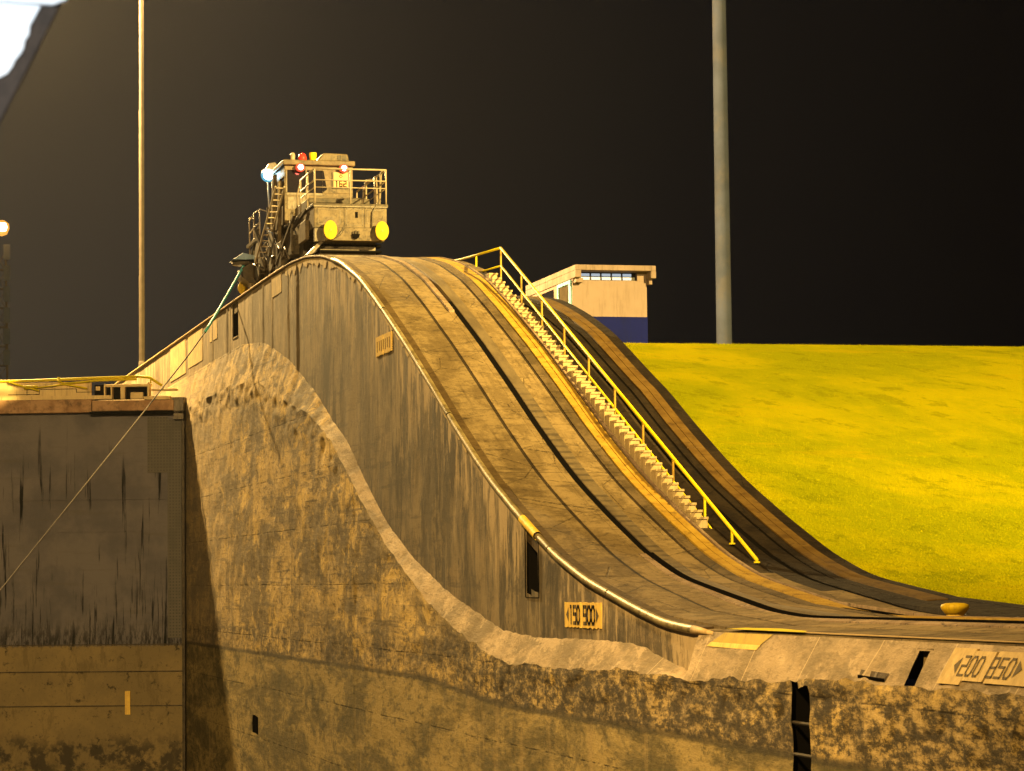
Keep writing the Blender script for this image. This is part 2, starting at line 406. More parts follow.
M['yellow2'] = worn('chipped_yellow_paint', (.66, .44, .03), (.52, .32, .03), (.20, .13, .04), size=2.5, rough=.6, bump=.25, amt=.7)
M['gold'] = worn('golden_yellow_paint', (0.36, 0.2412, 0.00432), (0.3024, 0.198, 0.00576), (0.1584, 0.1008, 0.00864), size=3.5, rough=.6, bump=.06, amt=.55)
M['step'] = worn('cream_painted_steps', (.33, .25, .12), (.27, .20, .095), (.10, .07, .035), size=7, rough=.75, bump=.15, amt=.6)
M['signy'] = worn('sign_yellow', (.66, .44, .085), (.55, .35, .07), (.28, .18, .06), size=4, rough=.7, bump=.12, amt=.55)
M['signc'] = worn('sign_cream', (0.435, 0.3, 0.1275), (0.345, 0.2325, 0.0975), (0.18, 0.12, 0.0525), size=3, rough=.7, bump=.12, amt=.6)
M['patch'] = worn('pale_plaster', (.50, .36, .15), (.36, .26, .12), (.16, .12, .07), size=2, rough=.8, bump=.1, amt=.8)
M['board'] = worn('board_cream', (0.51, 0.357, 0.136), (0.408, 0.2805, 0.102), (0.221, 0.1487, 0.0595), size=4, rough=.75, bump=.1, amt=.5)
M['ink'] = worn('sign_lettering', (.07, .05, .025), (.10, .07, .03), (.16, .11, .05), size=9, rough=.8, bump=0, amt=.5)
M['cream'] = worn('cream_loco_paint', (0.1169, 0.08641, 0.04675), (0.07083, 0.05099, 0.02692), (0.01841, 0.01345, 0.0085), size=3.2, rough=.4, bump=.1, amt=.8, streak=False)
M['creamd'] = worn('grimy_cream_paint', (0.06336, 0.04752, 0.02736), (0.03744, 0.02822, 0.01728), (0.00864, 0.0072, 0.005184), size=5, rough=.4, bump=.15, amt=.8, streak=False)
M['steel'] = worn('greasy_steel', (.075, .062, .048), (.12, .10, .075), (.02, .018, .015), size=4, rough=.45, metal=.3, bump=.12, amt=.7)
M['rail'] = plain('grey_railing_paint', (0.252, 0.198, 0.132), .45)
M['window'] = NT('dark_window_glass').out((.006, .005, .008), .12)
M['glass'] = NT('clerestory_glass').out((.30, .34, .40), .15)
M['wallc'] = worn('shed_plaster', (.190, .142, .120), (.176, .131, .110), (.125, .09, .07), size=.9, rough=.85, bump=.08, amt=.45)
M['wallb'] = worn('shed_blue_paint', (.0024, .0050, .070), (.002, .0044, .056), (.004, .006, .03), size=.9, rough=.9, bump=.08, amt=.4)
M['roofc'] = worn('shed_roof_concrete', (.19, .14, .115), (.15, .11, .088), (.07, .05, .036), size=1.4, rough=.8, bump=.12, amt=.6)
M['door'] = plain('pale_blue_door_frame', (.22, .42, .50), .5)
M['timber'] = worn('gate_timber', (.22, .125, .065), (.32, .195, .105), (.09, .06, .037), size=2.2, rough=.8, bump=.35, streak=False, amt=.7)
M['creamplate'] = worn('cream_walkway_plate', (.56, .42, .20), (.48, .355, .165), (.24, .175, .09), size=1.3, rough=.6, bump=.06, amt=.6)
M['galv'] = plain('galvanised_steel', (0.051, 0.0396, 0.027), .8, 0)
M['mast'] = worn('mast_concrete', (.042, .050, .080), (.030, .036, .056), (.055, .053, .058), size=.35, rough=.95, bump=.05, streak=False, amt=.6)
M['shipw'] = worn('ship_white_enamel', (.80, .82, .84), (.74, .77, .80), (.50, .55, .60), size=16, rough=.35, bump=.1, amt=.45)
M['shipb'] = worn('ship_unlit_brown', (.060, .044, .033), (.045, .034, .026), (.03, .024, .019), size=30, rough=.8, bump=.1, amt=.5)  # dark brown puts the flange's unlit look into its colour
M['ropet'] = plain('turquoise_lit_wire', (.10, .42, .36), .6)  # blue-green lamp light on the wire, put into its colour
M['rope'] = plain('tow_wire', (.07, .056, .042), .95)
M['grass'] = mat_grass_ground()
M['pave'] = mat_lane('pavement_concrete', (0.0754, 0.05336, 0.02494), (0.1218, 0.0899, 0.04292), (0.0348, 0.02436, 0.01276))
wt = NT('lock_water'); wt.bump(wt.noise(size=1.5, detail=5), .3, .1); M['water'] = wt.out((.01, .012, .008), .08)

# ================================================================ profiles
_T = [8, 41.5, 43.2, 45.0, 47.9, 50.05, 51.4, 52.6, 54.9, 56.3, 58.4, 60.66, 63.47, 66.56, 69.06, 71.8, 74.65, 77.3, 80.0, 82.6, 86.4, 400]
_Z = [-.75, -.77, -.68, -.44, .0, .46, .85, 1.2, 1.93, 2.45, 3.29, 4.26, 5.42, 6.61, 7.50, 8.21, 8.70, 8.98, 9.10, 9.14, 9.15, 9.15]
def smooth_interp(T, Z):
    tt = np.arange(T[0], 420, .25); z = np.interp(tt, T, Z)
    k = np.hanning(9); k /= k.sum()
    zp = np.pad(z, 4, mode='edge'); z = np.convolve(zp, k, 'valid')
    return lambda t: float(np.interp(t, tt, z))
zs = smooth_interp(_T, _Z)
zb_ = smooth_interp([41.4, 44.8, 48.0, 51.3, 54.3, 56.3, 57.9, 59.5, 63.1, 66.1, 68.85, 71.2, 72.9, 75.9, 80.3, 85.2, 90, 400],
                    [-1.48, -1.04, -1.02, -1.06, -.96, -.66, -.43, -.18, .58, 1.43, 2.54, 3.61, 4.09, 5.14, 6.35, 7.28, 7.60, 7.66])
zc_ = smooth_interp([8, 32.1, 34.2, 37.8, 40, 45, 49.1, 53, 55.6, 57.9, 60.5, 63.8, 67.5, 71.7, 75.5, 80, 85, 90, 400],
                    [-1.28, -1.31, -1.31, -1.42, -1.48, -1.48, -1.54, -1.58, -1.27, -.88, -.36, .56, 1.80, 3.50, 4.55, 5.2, 6.1, 6.3, 6.3])
zr_ = smooth_interp([8, 60.0, 62.0, 64.8, 66.9, 68.7, 69.8, 71.4, 73.3, 77, 82, 100, 400], [0, 3.99, 4.74, 5.82, 6.44, 6.88, 7.11, 7.34, 7.54, 7.66, 7.62, 7.6, 7.6])
def zr(t): return zs(t) if t < 60.5 else zr_(t)
def camber(x, t):
    m = max(0., min(1., (49. - t) / 6.)); m = m * m * (3 - 2 * m)
    return m * float(np.interp(x, [12.86, 13.1, 14.0, 14.4, 14.6, 16.4, 18.1], [0, .02, .07, .11, .16, .16, .24]))
def zb(t): return zs(t) if t < 41.4 else zb_(t)
XW, XR = 12.86, 12.60
T_GATE = 102.0
def trange(a, b, dt=.5):
    n = max(1, int(round((b - a) / dt))); return [a + (b - a) * i / n for i in range(n + 1)]
LANE_T = trange(8, 44, 4) + trange(44, 88, .5)[1:] + trange(88, 150, 4)[1:]

def sweep(name, x0, x1, dz, depth, mat, parent=None, ts=None, bottom=None, f=None):
    mb = MB(); ts = ts or LANE_T; vs = []; fs = []
    for t in ts:
        z = (f or zs)(t) + dz; zl = (z - depth) if bottom is None else min(bottom, z - .05)
        vs += [(x0, t, z + camber(x0, t)), (x1, t, z + camber(x1, t)), (x1, t, zl), (x0, t, zl)]
    for i in range(len(ts) - 1):
        a, b = i * 4, (i + 1) * 4
        for k in range(4): fs.append((a+k, a+(k+1) % 4, b+(k+1) % 4, b+k))
    fs += [(0, 1, 2, 3), (len(vs)-1, len(vs)-2, len(vs)-3, len(vs)-4)]
    return mb.add(vs, fs).build(name, mat, parent)

# ================================================================ setting: terrain, water
def zg(x, t):
    foot, top = 49.0, 104.0
    if t <= foot: return -.62
    u = min(1, (t - foot) / (top - foot))
    z = -.58 + 9.56 * (u - .02 * math.sin(u * math.pi * 2))
    if 0 < u < 1: z += .10 * mnoise.noise(Vector((x * .12, t * .12, 0))) * math.sin(u * math.pi)
    return z
xs_ = [18.15] + trange(19, 60, .8) + trange(64, 200, 8) + [300, 600, 1000]
ts_ = [-300, 0, 48, 49] + trange(49.5, 104, .75) + [104.6, 106, 110, 130, 200, 500, 1200]
g = MB(); vs = [(x, t, zg(x, t)) for t in ts_ for x in xs_]; nx = len(xs_)
g.add(vs, [(j*nx+i, j*nx+i+1, (j+1)*nx+i+1, (j+1)*nx+i) for j in range(len(ts_)-1) for i in range(nx-1)])
tag(g.build('ground', M['grass'], smooth=True), kind='structure')
pv = MB(); pv.box((18.16, -60, -1.2), (400, 48.0, -.56))
tag(pv.build('quay_pavement', M['pave']), kind='structure')
kb = MB(); kb.box((18.2, 48.003, -1.2), (400, 49.0, -.57))
tag(kb.build('drain_kerb', M['laneD']), kind='structure')
wmb = MB(); wmb.box((-30, -60, -13), (12.4, 101.5, -9))
tag(wmb.build('lower_lock_water', M['water']), kind='structure')
wmb = MB(); wmb.box((-30, 118, -6), (12.4, 900, 5.6))
tag(wmb.build('upper_lock_water', M['water']), kind='structure')

# grass blades: short tufts scattered on the visible bank, one object
def tufts():
    rs = random.Random(3); vs = []; fs = []
    def add(x, t, h, w):
        z = zg(x, t) - .02; a = rs.uniform(0, math.pi); dx, dy = math.cos(a) * w, math.sin(a) * w
        lx, ly = rs.uniform(-.6, .6) * h, rs.uniform(-.6, .6) * h; b = len(vs)
        vs.extend([(x-dx, t-dy, z), (x+dx, t+dy, z), (x+lx, t+ly, z+h)]); fs.append((b, b+1, b+2))
    for i in range(120000):
        t = 49.1 + 55.2 * rs.random(); x = rs.uniform(18.2, 21.5 + (t - 49) * .50)
        n = mnoise.noise(Vector((x * .5, t * .25, 3)))
        add(x, t, rs.uniform(.02, .045), rs.uniform(.010, .03))
    for i in range(2600):
        x = rs.uniform(24, 48); add(x, 104 + rs.uniform(-.8, .5), rs.uniform(.02, .09), .012)
    return MB().add(vs, fs)
tm_ = worn('grass_blades', (.145, .140, .0008), (.175, .155, .0008), (.10, .098, .0008), size=.8, rough=1.0, bump=0, streak=False, amt=.6)
tm_.node_tree.nodes['Principled BSDF'].inputs['Specular IOR Level'].default_value = 0
tag(tufts().build('grass', tm_), kind='stuff')

# ================================================================ lock wall
wall = empty('lock_wall', (0, 0, 0), 'tall stained concrete lock wall with a curved smooth upper face over rough yellowish concrete', 'lock wall')
NICHES = [  # t0, t1, z0, z1, depth
    (51.40, 52.28, -.21, 1.02, .5), (90.85, 91.85, 8.02, 9.02, .5), (31.98, 32.32, -1.28, -.90, .4),
    (35.72, 36.44, -7.0, -1.42, .45), (84.95, 86.15, -4.6, -3.97, .4)]
def in_niche(t, z):
    for n_ in NICHES:
        if n_[0] < t < n_[1] and n_[2] < z < min(n_[3], zs(t) - .13): return True
    return False
def fb(x, y, z, o=5): return mnoise.fractal(Vector((x, y, z)), .9, 2.1, o)
cols = trange(10, 28, 1.0) + trange(28, 41.35, .07)[1:] + [41.352, 41.42] + trange(41.5, 62, .09) + trange(62.1, 103, .12) + trange(103.5, 150, .8)
for n_ in NICHES: cols += [n_[0], n_[1]]
cols = sorted(set(round(c, 4) for c in cols))
NS, NC = 16, 5
def jag(t): return .07 * fb(t * .5, 2, 0) + .04 * fb(t * 1.7, 7, 0)
def wall_parts():
    sm_v, sm_f, ch_v, ch_f, ro_v, ro_f = [], [], [], [], [], []
    zrow = None
    grid_s, grid_c, grid_r = [], [], []
    for t in cols:
        zt = zs(t) - .02; z1 = min(zb(t) + (.03 * fb(t * 2, 0, 0) if t > 41.5 else 0), zt); z2 = min(zc_(t) + jag(t), z1 - .03)
        ribs = sum(math.exp(-((t - r) / .05) ** 2) for r in (78.9, 80.6, 83.6, 85.4, 87.6, 89.4, 92.6, 93.3, 96.9, 99.7, 104.5, 106.4, 111, 114.2)) if t > 77 else 0
        grid_s.append([(XW - .045 * ribs - .010 * fb(t * .8, 1, (zt + (z1 - zt) * k / NS) * .8), t, zt + (z1 - zt) * k / NS) for k in range(NS + 1)])
        rug = 0 if t < 70 else min(1, (t - 70) / 5)
        row = []
        for k in range(NC + 1):
            u = k / NC; z = z1 + (z2 - z1) * u; x = XW + (XR - XW) * u - .003
            if 0 < k: x -= (.010 + .05 * rug) * fb(t * 1.2, 4, z * 3.1)
            row.append((x, t, z))
        grid_c.append(row)
        zz = [z2 - .1 * i for i in range(8)] + [z2 - .8 - (z2 + 8.2) * (i / 54) for i in range(55)]
        row = []
        for i, z in enumerate(zz):
            am = .035 if z > -2 else .015
            d = am * .8 * fb(t * .25, 9, z * 2.0) + am * .8 * fb(t * 1.3, 3, z * 3.5) + .05 * rug * max(0, 1 - (z2 - z) / 1.5) * fb(t * 1.2, 5, z * 3)
            if i == 0: x = grid_c[-1][-1][0] + .002
            else: x = XR - .01 - d + (.012 if i > 1 and t < 69 else 0)
            row.append((x, t, z))
        grid_r.append(row)
    def mesh(grid, name, mat):
        n = len(grid[0]); vs = [p for r in grid for p in r]; fs = []
        for i in range(len(grid) - 1):
            for k in range(n - 1):
                a, b, c, d = i*n+k, i*n+k+1, (i+1)*n+k+1, (i+1)*n+k
                t = (vs[a][1] + vs[c][1]) / 2; z = (vs[a][2] + vs[b][2] + vs[c][2] + vs[d][2]) / 4
                if abs(vs[a][2] - vs[b][2]) + abs(vs[c][2] - vs[d][2]) < 1e-4: continue
                if in_niche(t, z): continue
                fs.append((a, b, c, d))
        o = MB().add(vs, fs).build(name, mat, wall, smooth=True)
        at = o.data.attributes.new('drop', 'FLOAT', 'POINT'); at.data.foreach_set('value', [zs(v[1]) - v[2] for v in vs])
        return o
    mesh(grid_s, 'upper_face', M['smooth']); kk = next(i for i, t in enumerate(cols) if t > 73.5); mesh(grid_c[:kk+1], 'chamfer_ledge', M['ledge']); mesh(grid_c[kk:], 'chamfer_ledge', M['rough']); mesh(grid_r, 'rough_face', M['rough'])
wall_parts()
core = MB(); core.box((13.0, 8, -12), (18.0, 150, -1.9))
core.build('wall_core', M['rough'], wall)
for i, (a, b, c, d, dep) in enumerate(NICHES):
    n_ = MB(); x0 = XR - .05 if c < -1.15 else XW - .02; x1 = XW + dep
    if i in (3, 4): x0 = XR + .03
    if i == 2: x0 = XW - .05
    a2, b2, c2, d2 = a - .08, b + .08, c - .1, d + .08
    da, db = min(d2, zs(a2) - .10), min(d2, zs(b2) - .10)
    n_.add([(x0, a2, c2), (x0, b2, c2), (x0, b2, db), (x0, a2, da), (x1, a2, c2), (x1, b2, c2), (x1, b2, db), (x1, a2, da)],
           [(4, 5, 6, 7), (0, 4, 7, 3), (1, 5, 6, 2), (0, 1, 5, 4), (3, 2, 6, 7)])
    o = n_.build('niche', M['dark'] if i != 5 else M['seam'], wall)
rg = MB()
for k in range(8):
    z = -1.93 - .42 * k; rg.tube([(12.63, 35.70, z), (12.63, 36.46, z)], .025, 6)
rg.build('ladder_rung', M['galv'], wall)
# bright spalled lip of concrete at the head of the ladder slot
lp = MB(); vs = []
for i in range(9):
    for j in range(12):
        t = 35.45 + .55 * i / 8 + .05 * fb(j * .4, i, 0); z = -1.38 - .75 * j / 11
        vs.append((12.52 - .05 * fb(t * 3, z * 3, 1) + .05 * (abs(i - 4) / 4) ** 2, t, z))
lp.add(vs, [(i*12+j, i*12+j+1, (i+1)*12+j+1, (i+1)*12+j) for i in range(8) for j in range(11)])
dv = MB(); q0, q1, q2, q3 = [(XW + (XR - XW) * u - .008, t, zs(t) + (-1.31 - zs(t)) * u) for t, u in ((33.95, .72), (32.95, .76), (33.0, .93), (33.95, .90))]
dv.add([q0, q1, q2, q3], [(0, 1, 2, 3)]); dv.build('recess_patch', M['curb'], wall)  # flat dark quads paint the shaded recess; no opening is cut
dv = MB(); e_ = lambda q, d: (q[0] - .004, q[1], q[2] + d)
dv.add([e_(q3, .035), e_(q2, .03), e_(q2, -.01), e_(q3, -.01)], [(0, 1, 2, 3)]); dv.build('recess_shade', M['dark'], wall)
# patches of newer plaster on the upper wall
for (a, b, c, d) in ((99.6, 103.6, 7.85, 8.98), (104.4, 109.2, 7.75, 9.0), (81.8, 83.5, 8.45, 9.02), (95.8, 97.6, 8.3, 8.95)):
    MB().box((XW - .016, a, c), (XW + .03, b, d)).build('plaster_patch', M['patch'], wall)
# coping: worn steel nosing pipe in lengths along the incline
def nosing(a, b, r=.07, mat='pipe', dx=0):
    MB().tube([(XW - .02 + dx, t, zs(t) - .01) for t in trange(a, b, .4)], r, 10, closed=False).build('coping_nosing', M[mat], wall, smooth=True)
MB().tube([(XW - .02, 41.62, zs(41.62) - .01), (XW - .01, 41.2, zs(41.2) - .02), (XW + .0, 40.7, zs(40.7) - .045)], .07, 10, r2=.03).build('coping_nosing', M['signc'], wall, smooth=True)
nosing(41.6, 46.4); nosing(46.45, 50.4); nosing(50.45, 51.3, .065); nosing(51.35, 52.5, .085, 'yellow2'); nosing(52.55, 58.9); nosing(58.95, 66.1); nosing(66.15, 73.0)
nosing(73.05, 81, .04, 'pink'); nosing(81.05, 148, .045, 'signc')
# ragged pale spall coat right under the nosing of the crest
sp = MB(); vs = []; nn = 0
for t in trange(57, 81, .12):
    w = (.10 + .10 * max(0, (t - 60) / 20)) * (1 + 1.3 * fb(t * 2.2, 1, 4)) + .03
    for k in range(4): vs.append((XW - .014 - .012 * abs(fb(t * 4, k, 2)), t, zs(t) - .03 - w * k / 3))
    nn += 1
sp.add(vs, [(i*4+k, i*4+k+1, (i+1)*4+k+1, (i+1)*4+k) for i in range(nn-1) for k in range(3)]).build('spalled_lip', M['patch'], wall)
sp = MB(); sp.box((12.44, 84.9, -4.62), (12.50, 85.1, -4.5))

# yellow coping notch painted flush; its lit sill is a brighter flat band
def quad(name, mat, pts):
    out = []
    for t, z in pts:
        top = zs(t) - .02; u = max(0, (top - z) / (top - zc_(t))); out.append((XW + (XR - XW) * u - .014, t, z))
    MB().add(out, [tuple(range(len(pts)))]).build(name, M[mat], wall)
quad('painted_notch', 'gold', [(40.1, -.79), (37.9, -.785), (38.3, -.94), (40.6, -.94)])
quad('lit_sill', 'signy', [(40.62, -.935), (38.28, -.94), (38.4, -1.01), (40.75, -1.0)])
MB().add([(12.845, 40.0, -.735), (12.845, 36.6, -.735), (13.0, 36.9, -.722), (13.2, 38.6, -.715), (13.1, 39.9, -.72)], [(0, 1, 2, 3, 4)]).build('yellow_stripe', M['yellow'], wall)
ms = MB()
for a, b, w in ((36.9, 39.9, .05),): ms.box((12.88, 20, -.744), (13.0, 39.0, -.735))
ms.build('coping_band', M['signc'], wall)

# ---------------------------------------------------------------- lettering
GL = {'1': [[(.3, 1), (.5, 1), (.5, 0)]], '2': [[(.08, 1), (.9, 1), (.9, .5), (.1, .5), (.1, 0), (.95, 0)]],
      '0': [[(.25, 1), (.75, 1), (.92, .8), (.92, .2), (.75, 0), (.25, 0), (.08, .2), (.08, .8), (.25, 1)]],
      '5': [[(.9, 1), (.1, 1), (.1, .55), (.9, .55), (.9, 0), (.1, 0)]],
      '8': [[(.15, 1), (.85, 1), (.9, .55), (.85, .5), (.92, 0), (.1, 0), (.12, .5), (.15, 1)], [(.1, .5), (.9, .5)]],
      '9': [[(.9, .5), (.1, .5), (.1, 1), (.9, 1), (.9, 0), (.15, 0)]],
      '6': [[(.85, 1), (.1, 1), (.1, 0), (.9, 0), (.9, .5), (.1, .5)]],
      '3': [[(.1, 1), (.9, 1), (.9, 0), (.1, 0)], [(.3, .52), (.9, .52)]]}
def glyphs(text, u0, u1, v0, v1, st, P, root, mat, gap=.25):
    """strokes of text between u0..u1, v0..v1; P(u, v) -> 3D point"""
    n = len(text); w = (u1 - u0) / (n + gap * (n - 1)); hh = (v1 - v0)
    for i, ch in enumerate(text):
        ox = u0 + i * w * (1 + gap); mb = MB()
        if ch in '<>':
            pts = [(0, .5), (.85, .95), (.85, .05)] if ch == '<' else [(1, .5), (.15, .95), (.15, .05)]
            mb.add([P(ox + p[0] * w, v0 + p[1] * hh) for p in pts], [(0, 1, 2)]).build('arrow', M[mat], root); continue
        for line in GL[ch]:
            for a, b in zip(line[:-1], line[1:]):
                ax, ay, bx, by = ox + a[0]*w, v0 + a[1]*hh, ox + b[0]*w, v0 + b[1]*hh
                sx, sy = st * abs(w), st * abs(hh) * .62
                dx, dy = bx - ax, by - ay
                L = math.hypot(dx / abs(w), dy / abs(hh)) or 1
                nx_, ny_ = -dy / abs(hh) / L * sx / 2, dx / abs(w) / L * sy / 2
                ex, ey = dx / abs(w) / L * sx / 2 * .9, dy / abs(hh) / L * sy / 2 * .9
                mb.add([P(ax-ex+nx_, ay-ey+ny_), P(bx+ex+nx_, by+ey+ny_), P(bx+ex-nx_, by+ey-ny_), P(ax-ex-nx_, ay-ey-ny_)], [(0, 1, 2, 3)])
        mb.build('digit', M[mat], root)
# distance board on the smooth face; u runs 0..1 left to right as seen from the chamber
def wall_board(t0, t1, z0, z1, left, right, label, mat='signy'):
    root = empty('distance_marker', (XW, (t0+t1)/2, z0), label, 'distance marker', 'distance markers painted on the lock wall')
    def rel(x, t, z): return (x - XW, t - (t0+t1)/2, z - z0)
    tmid = t0 + (t1 - t0) * .47
    for a, b in ((t0, tmid + .03), (tmid - .03, t1)):
        p = MB(); pts = []
        N = 14
        for i in range(N + 1):
            t = a + (b - a) * i / N; pts.append((t, z1 + .012 * fb(t * 9, 1, 1)))
        for i in range(N, -1, -1):
            t = a + (b - a) * i / N; pts.append((t, z0 - .035 * abs(fb(t * 7, 3, 1)) - (.02 if i % 3 else 0)))
        vs = [rel(XW - .022, t, z) for t, z in pts] + [rel(XW + .02, t, z) for t, z in pts]; n = len(pts)
        p.add(vs, [(i, 2*N+1-i, 2*N-i, i+1) for i in range(N)] + [(i, (i+1) % n, n+(i+1) % n, n+i) for i in range(n)])
        p.build('panel', M[mat], root)
    if left:
        tx = MB(); zz0 = z0 + (z1 - z0) * .14; zz1 = z0 + (z1 - z0) * .82
        P = lambda u, v: rel(XW - .027, t0 + (t1 - t0) * u, v)
        glyphs('<' + left, .05, .43, zz0, zz1, .36, P, root, 'ink', .22)
        glyphs(right + '>', .53, .95, zz0, zz1, .36, P, root, 'ink', .22)
    return root
wall_board(49.40, 46.95, -.81, -.39, '150', '900', 'small yellow distance board reading 150 and 900 below the curved steel edge', 'signy')
r_ = wall_board(67.15, 65.2, 5.42, 5.86, None, None, 'small faded cream board high on the curved wall face with weathered strokes')
for k in range(7):
    t = 66.95 - .25 * k; MB().box((-.027, t - 66.175 - .03, .07 + .03 * (k % 2)), (-.020, t - 66.175 + .03, .33)).build('weathered_stroke', M['curb'], r_)
# board on the sloping chamfer
def cham(t, z, off=.012):
    u = max(0, min(1, (zs(t) - z) / (zs(t) - (-1.31)))); return (XW + (XR - XW) * u - off - .02, t, z)
root = empty('distance_marker', (12.7, 30, -1.2), 'large cream distance board reading 200 and 850 on the sloping wall edge at right', 'distance marker', 'distance markers painted on the lock wall')
for k, (a, b, zt_, zb2) in enumerate(((31.18, 30.52, -.83, -1.24), (30.52, 29.93, -.855, -1.19), (29.86, 28.7, -.845, -1.20))):
    p = MB(); vs = []
    sk = .10
    for (t, z) in ((a, zt_), (b, zt_), (b, zb2), (a, zb2)):
        q = cham(t, z); vs.append((q[0] - 12.7, t + (zt_ - z) * sk * 3 - 30, z + 1.2))
    q2 = [(v[0] + .03, v[1], v[2]) for v in vs]
    p.add(vs + q2, [(0, 1, 2, 3), (0, 4, 5, 1), (1, 5, 6, 2), (2, 6, 7, 3), (3, 7, 4, 0)])
    p.build('panel', M['board'], root)
tx = MB()
def PC(u, v):
    t = 30.98 + (28.95 - 30.98) * u + (-.85 - v) * .3; q = cham(t, v, .017); return (q[0] - 12.7, t - 30, v + 1.2)
glyphs('<200', .02, .42, -1.13, -.92, .21, PC, root, 'ink', .22)
glyphs('850>', .53, .97, -1.13, -.92, .21, PC, root, 'ink', .22)

# ================================================================ incline roadway strips
def road(name, *a, **k): return tag(sweep(name, *a, **k), kind='structure')
road('tow_lane_curb', 12.88, 13.06, .03, .4, M['curb'], ts=trange(41.3, 82, .5))
road('tow_lane_curb', 12.88, 13.06, -.003, .4, M['laneB'], ts=trange(8, 41.3, 2))
road('tow_lane_curb', 12.88, 13.06, -.003, .4, M['laneB'], ts=trange(82, 150, 2))
road('tow_lane', 13.062, 13.87, 0, .5, M['laneA'])
road('tow_lane_joint', 13.872, 13.945, -.012, .3, M['seam'])
road('tow_lane', 13.947, 14.40, .0, .5, M['laneB'])
road('pale_curb', 14.402, 14.53, .05, .5, M['pink'], ts=trange(66, 150, .5))
road('pale_curb', 14.402, 14.53, .004, .5, M['laneB'], ts=trange(50, 65.99, .5))
road('pale_curb', 14.402, 14.53, .02, .5, M['pink'], ts=trange(8, 49.99, .5))
road('cable_slot', 14.532, 14.67, -.01, .3, M['dark'], ts=trange(50.01, 67, .5))
road('cable_slot', 14.532, 14.67, .035, .3, M['dark'], ts=trange(8, 50, .5))
road('cable_slot', 14.532, 14.67, -.10, .3, M['seam'], ts=trange(67.01, 150, .5))
road('toothed_strip', 14.672, 14.93, .012, .5, M['teeth'])
road('tow_lane', 14.932, 15.35, .0, .5, M['laneB'])
road('tow_lane_joint', 15.352, 15.42, -.02, .4, M['seam'])
road('track_bed', 15.422, 15.64, .0, .5, M['laneC'])
road('track_groove', 15.642, 15.668, -.02, .3, M['dark'])
rk = empty('rack_rail', (0, 0, 0), 'rusty ochre twin rack rail running down the incline left of the steps', 'rack rail')
seg = [8, 24, 38, 43.6, 48.0, 52.3, 57.1, 62.1, 67.5, 73.2, 79.4, 90, 118, 150]
for a, b in zip(seg[:-1], seg[1:]):
    o = sweep('rail_plate', 15.67, 15.825, .02, .3, M['rack'], rk, ts=trange(a, b - .03, .5))
    o = sweep('rail_plate', 15.848, 16.00, .02, .3, M['rack'], rk, ts=trange(a + .3, b + .27, .5))
tag(sweep('rack_bed', 15.8252, 15.8478, -.02, .25, M['dark']), kind='structure')
road('track_groove', 16.002, 16.045, -.02, .3, M['dark'])
road('pale_curb', 16.047, 16.10, .03, .3, M['pink'])
road('stair_bed', 16.102, 16.455, -.06, .5, M['seam'], ts=trange(48.5, 71, .5))
road('return_lane', 16.102, 16.455, -.02, .5, M['laneA'], ts=trange(8, 48.4, .5))
road('return_lane', 16.102, 16.455, -.02, .5, M['laneA'], ts=trange(71.1, 150, 2))
road('return_lane', 16.457, 16.84, -.02, .5, M['laneD'], ts=trange(46, 150, .5), f=zr)
road('return_lane', 16.457, 16.84, -.02, .5, M['laneA'], ts=trange(8, 45.99, .5))
road('cable_slot', 16.842, 16.95, -.03, .3, M['dark'], f=zr, ts=trange(8, 53, .5))
road('cable_slot', 16.842, 16.95, -.05, .3, M['seam'], f=zr, ts=trange(53.01, 150, .5))
road('return_lane', 16.952, 17.26, -.01, .5, M['laneD'], f=zr)
road('track_groove', 17.262, 17.32, -.03, .3, M['dark'], f=zr)
road('return_lane', 17.322, 17.49, -.01, .5, M['laneD'], f=zr)
rk2 = empty('rack_rail', (0, 0, 0), 'dull orange rack rail of the return track beside the grass bank', 'rack rail')
seg2 = [43.8, 50.5, 57, 64, 71, 78, 90, 118, 150]
for a, b in zip(seg2[:-1], seg2[1:]):
    sweep('rail_plate', 17.50, 17.675, .02, .3, M['rack2'], rk2, ts=trange(a, b - .03, .5), f=zr)
    sweep('rail_plate', 17.69, 17.87, .02, .3, M['rack2'], rk2, ts=trange(a, b - .03, .5), f=zr)
road('return_track_bed', 17.492, 17.878, -.012, .3, M['laneD'], f=zr)
road('return_lane_kerb', 17.88, 18.14, .01, .5, M['laneD'], bottom=-1.3, f=zr)

# ================================================================ stairs and handrail
st_root = empty('stairway', (16.26, 52, .8), 'long straight flight of cream steps climbing the middle of the incline', 'stairway')
NST = 46; t0, z0_, t1, z1_ = 52.0, 1.0, 69.6, 7.66
for i in range(NST):
    ta = t0 + (t1 - t0) * i / NST; tb = ta + (t1 - t0) / NST; z = z0_ + (z1_ - z0_) * (i + .8) / NST + .05
    zlow = min(zr(ta), z) - .35
    e1, e2 = random.uniform(-.008, .008), random.uniform(-.006, .006)
    MB().box((-.13, ta - 52, zlow - .8), (.095 + e1, tb - 52 - .03, z - .8 + e2)).box((-.135, ta - 52 - .022, z - .8 - .03 + e2), (.11 + e1, tb - 52 - .045, z - .8 + .018 + e2)).build('step', M['step'], st_root, bevel=.006)
sg = MB()
for sgn, x in ((0, -.145),):
    ts = trange(50, 71, .5); vs = []
    for t in ts:
        zz = zs(t) + .015; vs += [(x, t-52, zz-.8), (x+.012, t-52, zz-.8), (x+.012, t-52, zz-1.1), (x, t-52, zz-1.1)]
    sg.add(vs, [(i*4+k, i*4+(k+1) % 4, i*4+4+(k+1) % 4, i*4+4+k) for i in range(len(ts)-1) for k in range(4)])
sg.build('stringer', M['pink'], st_root)

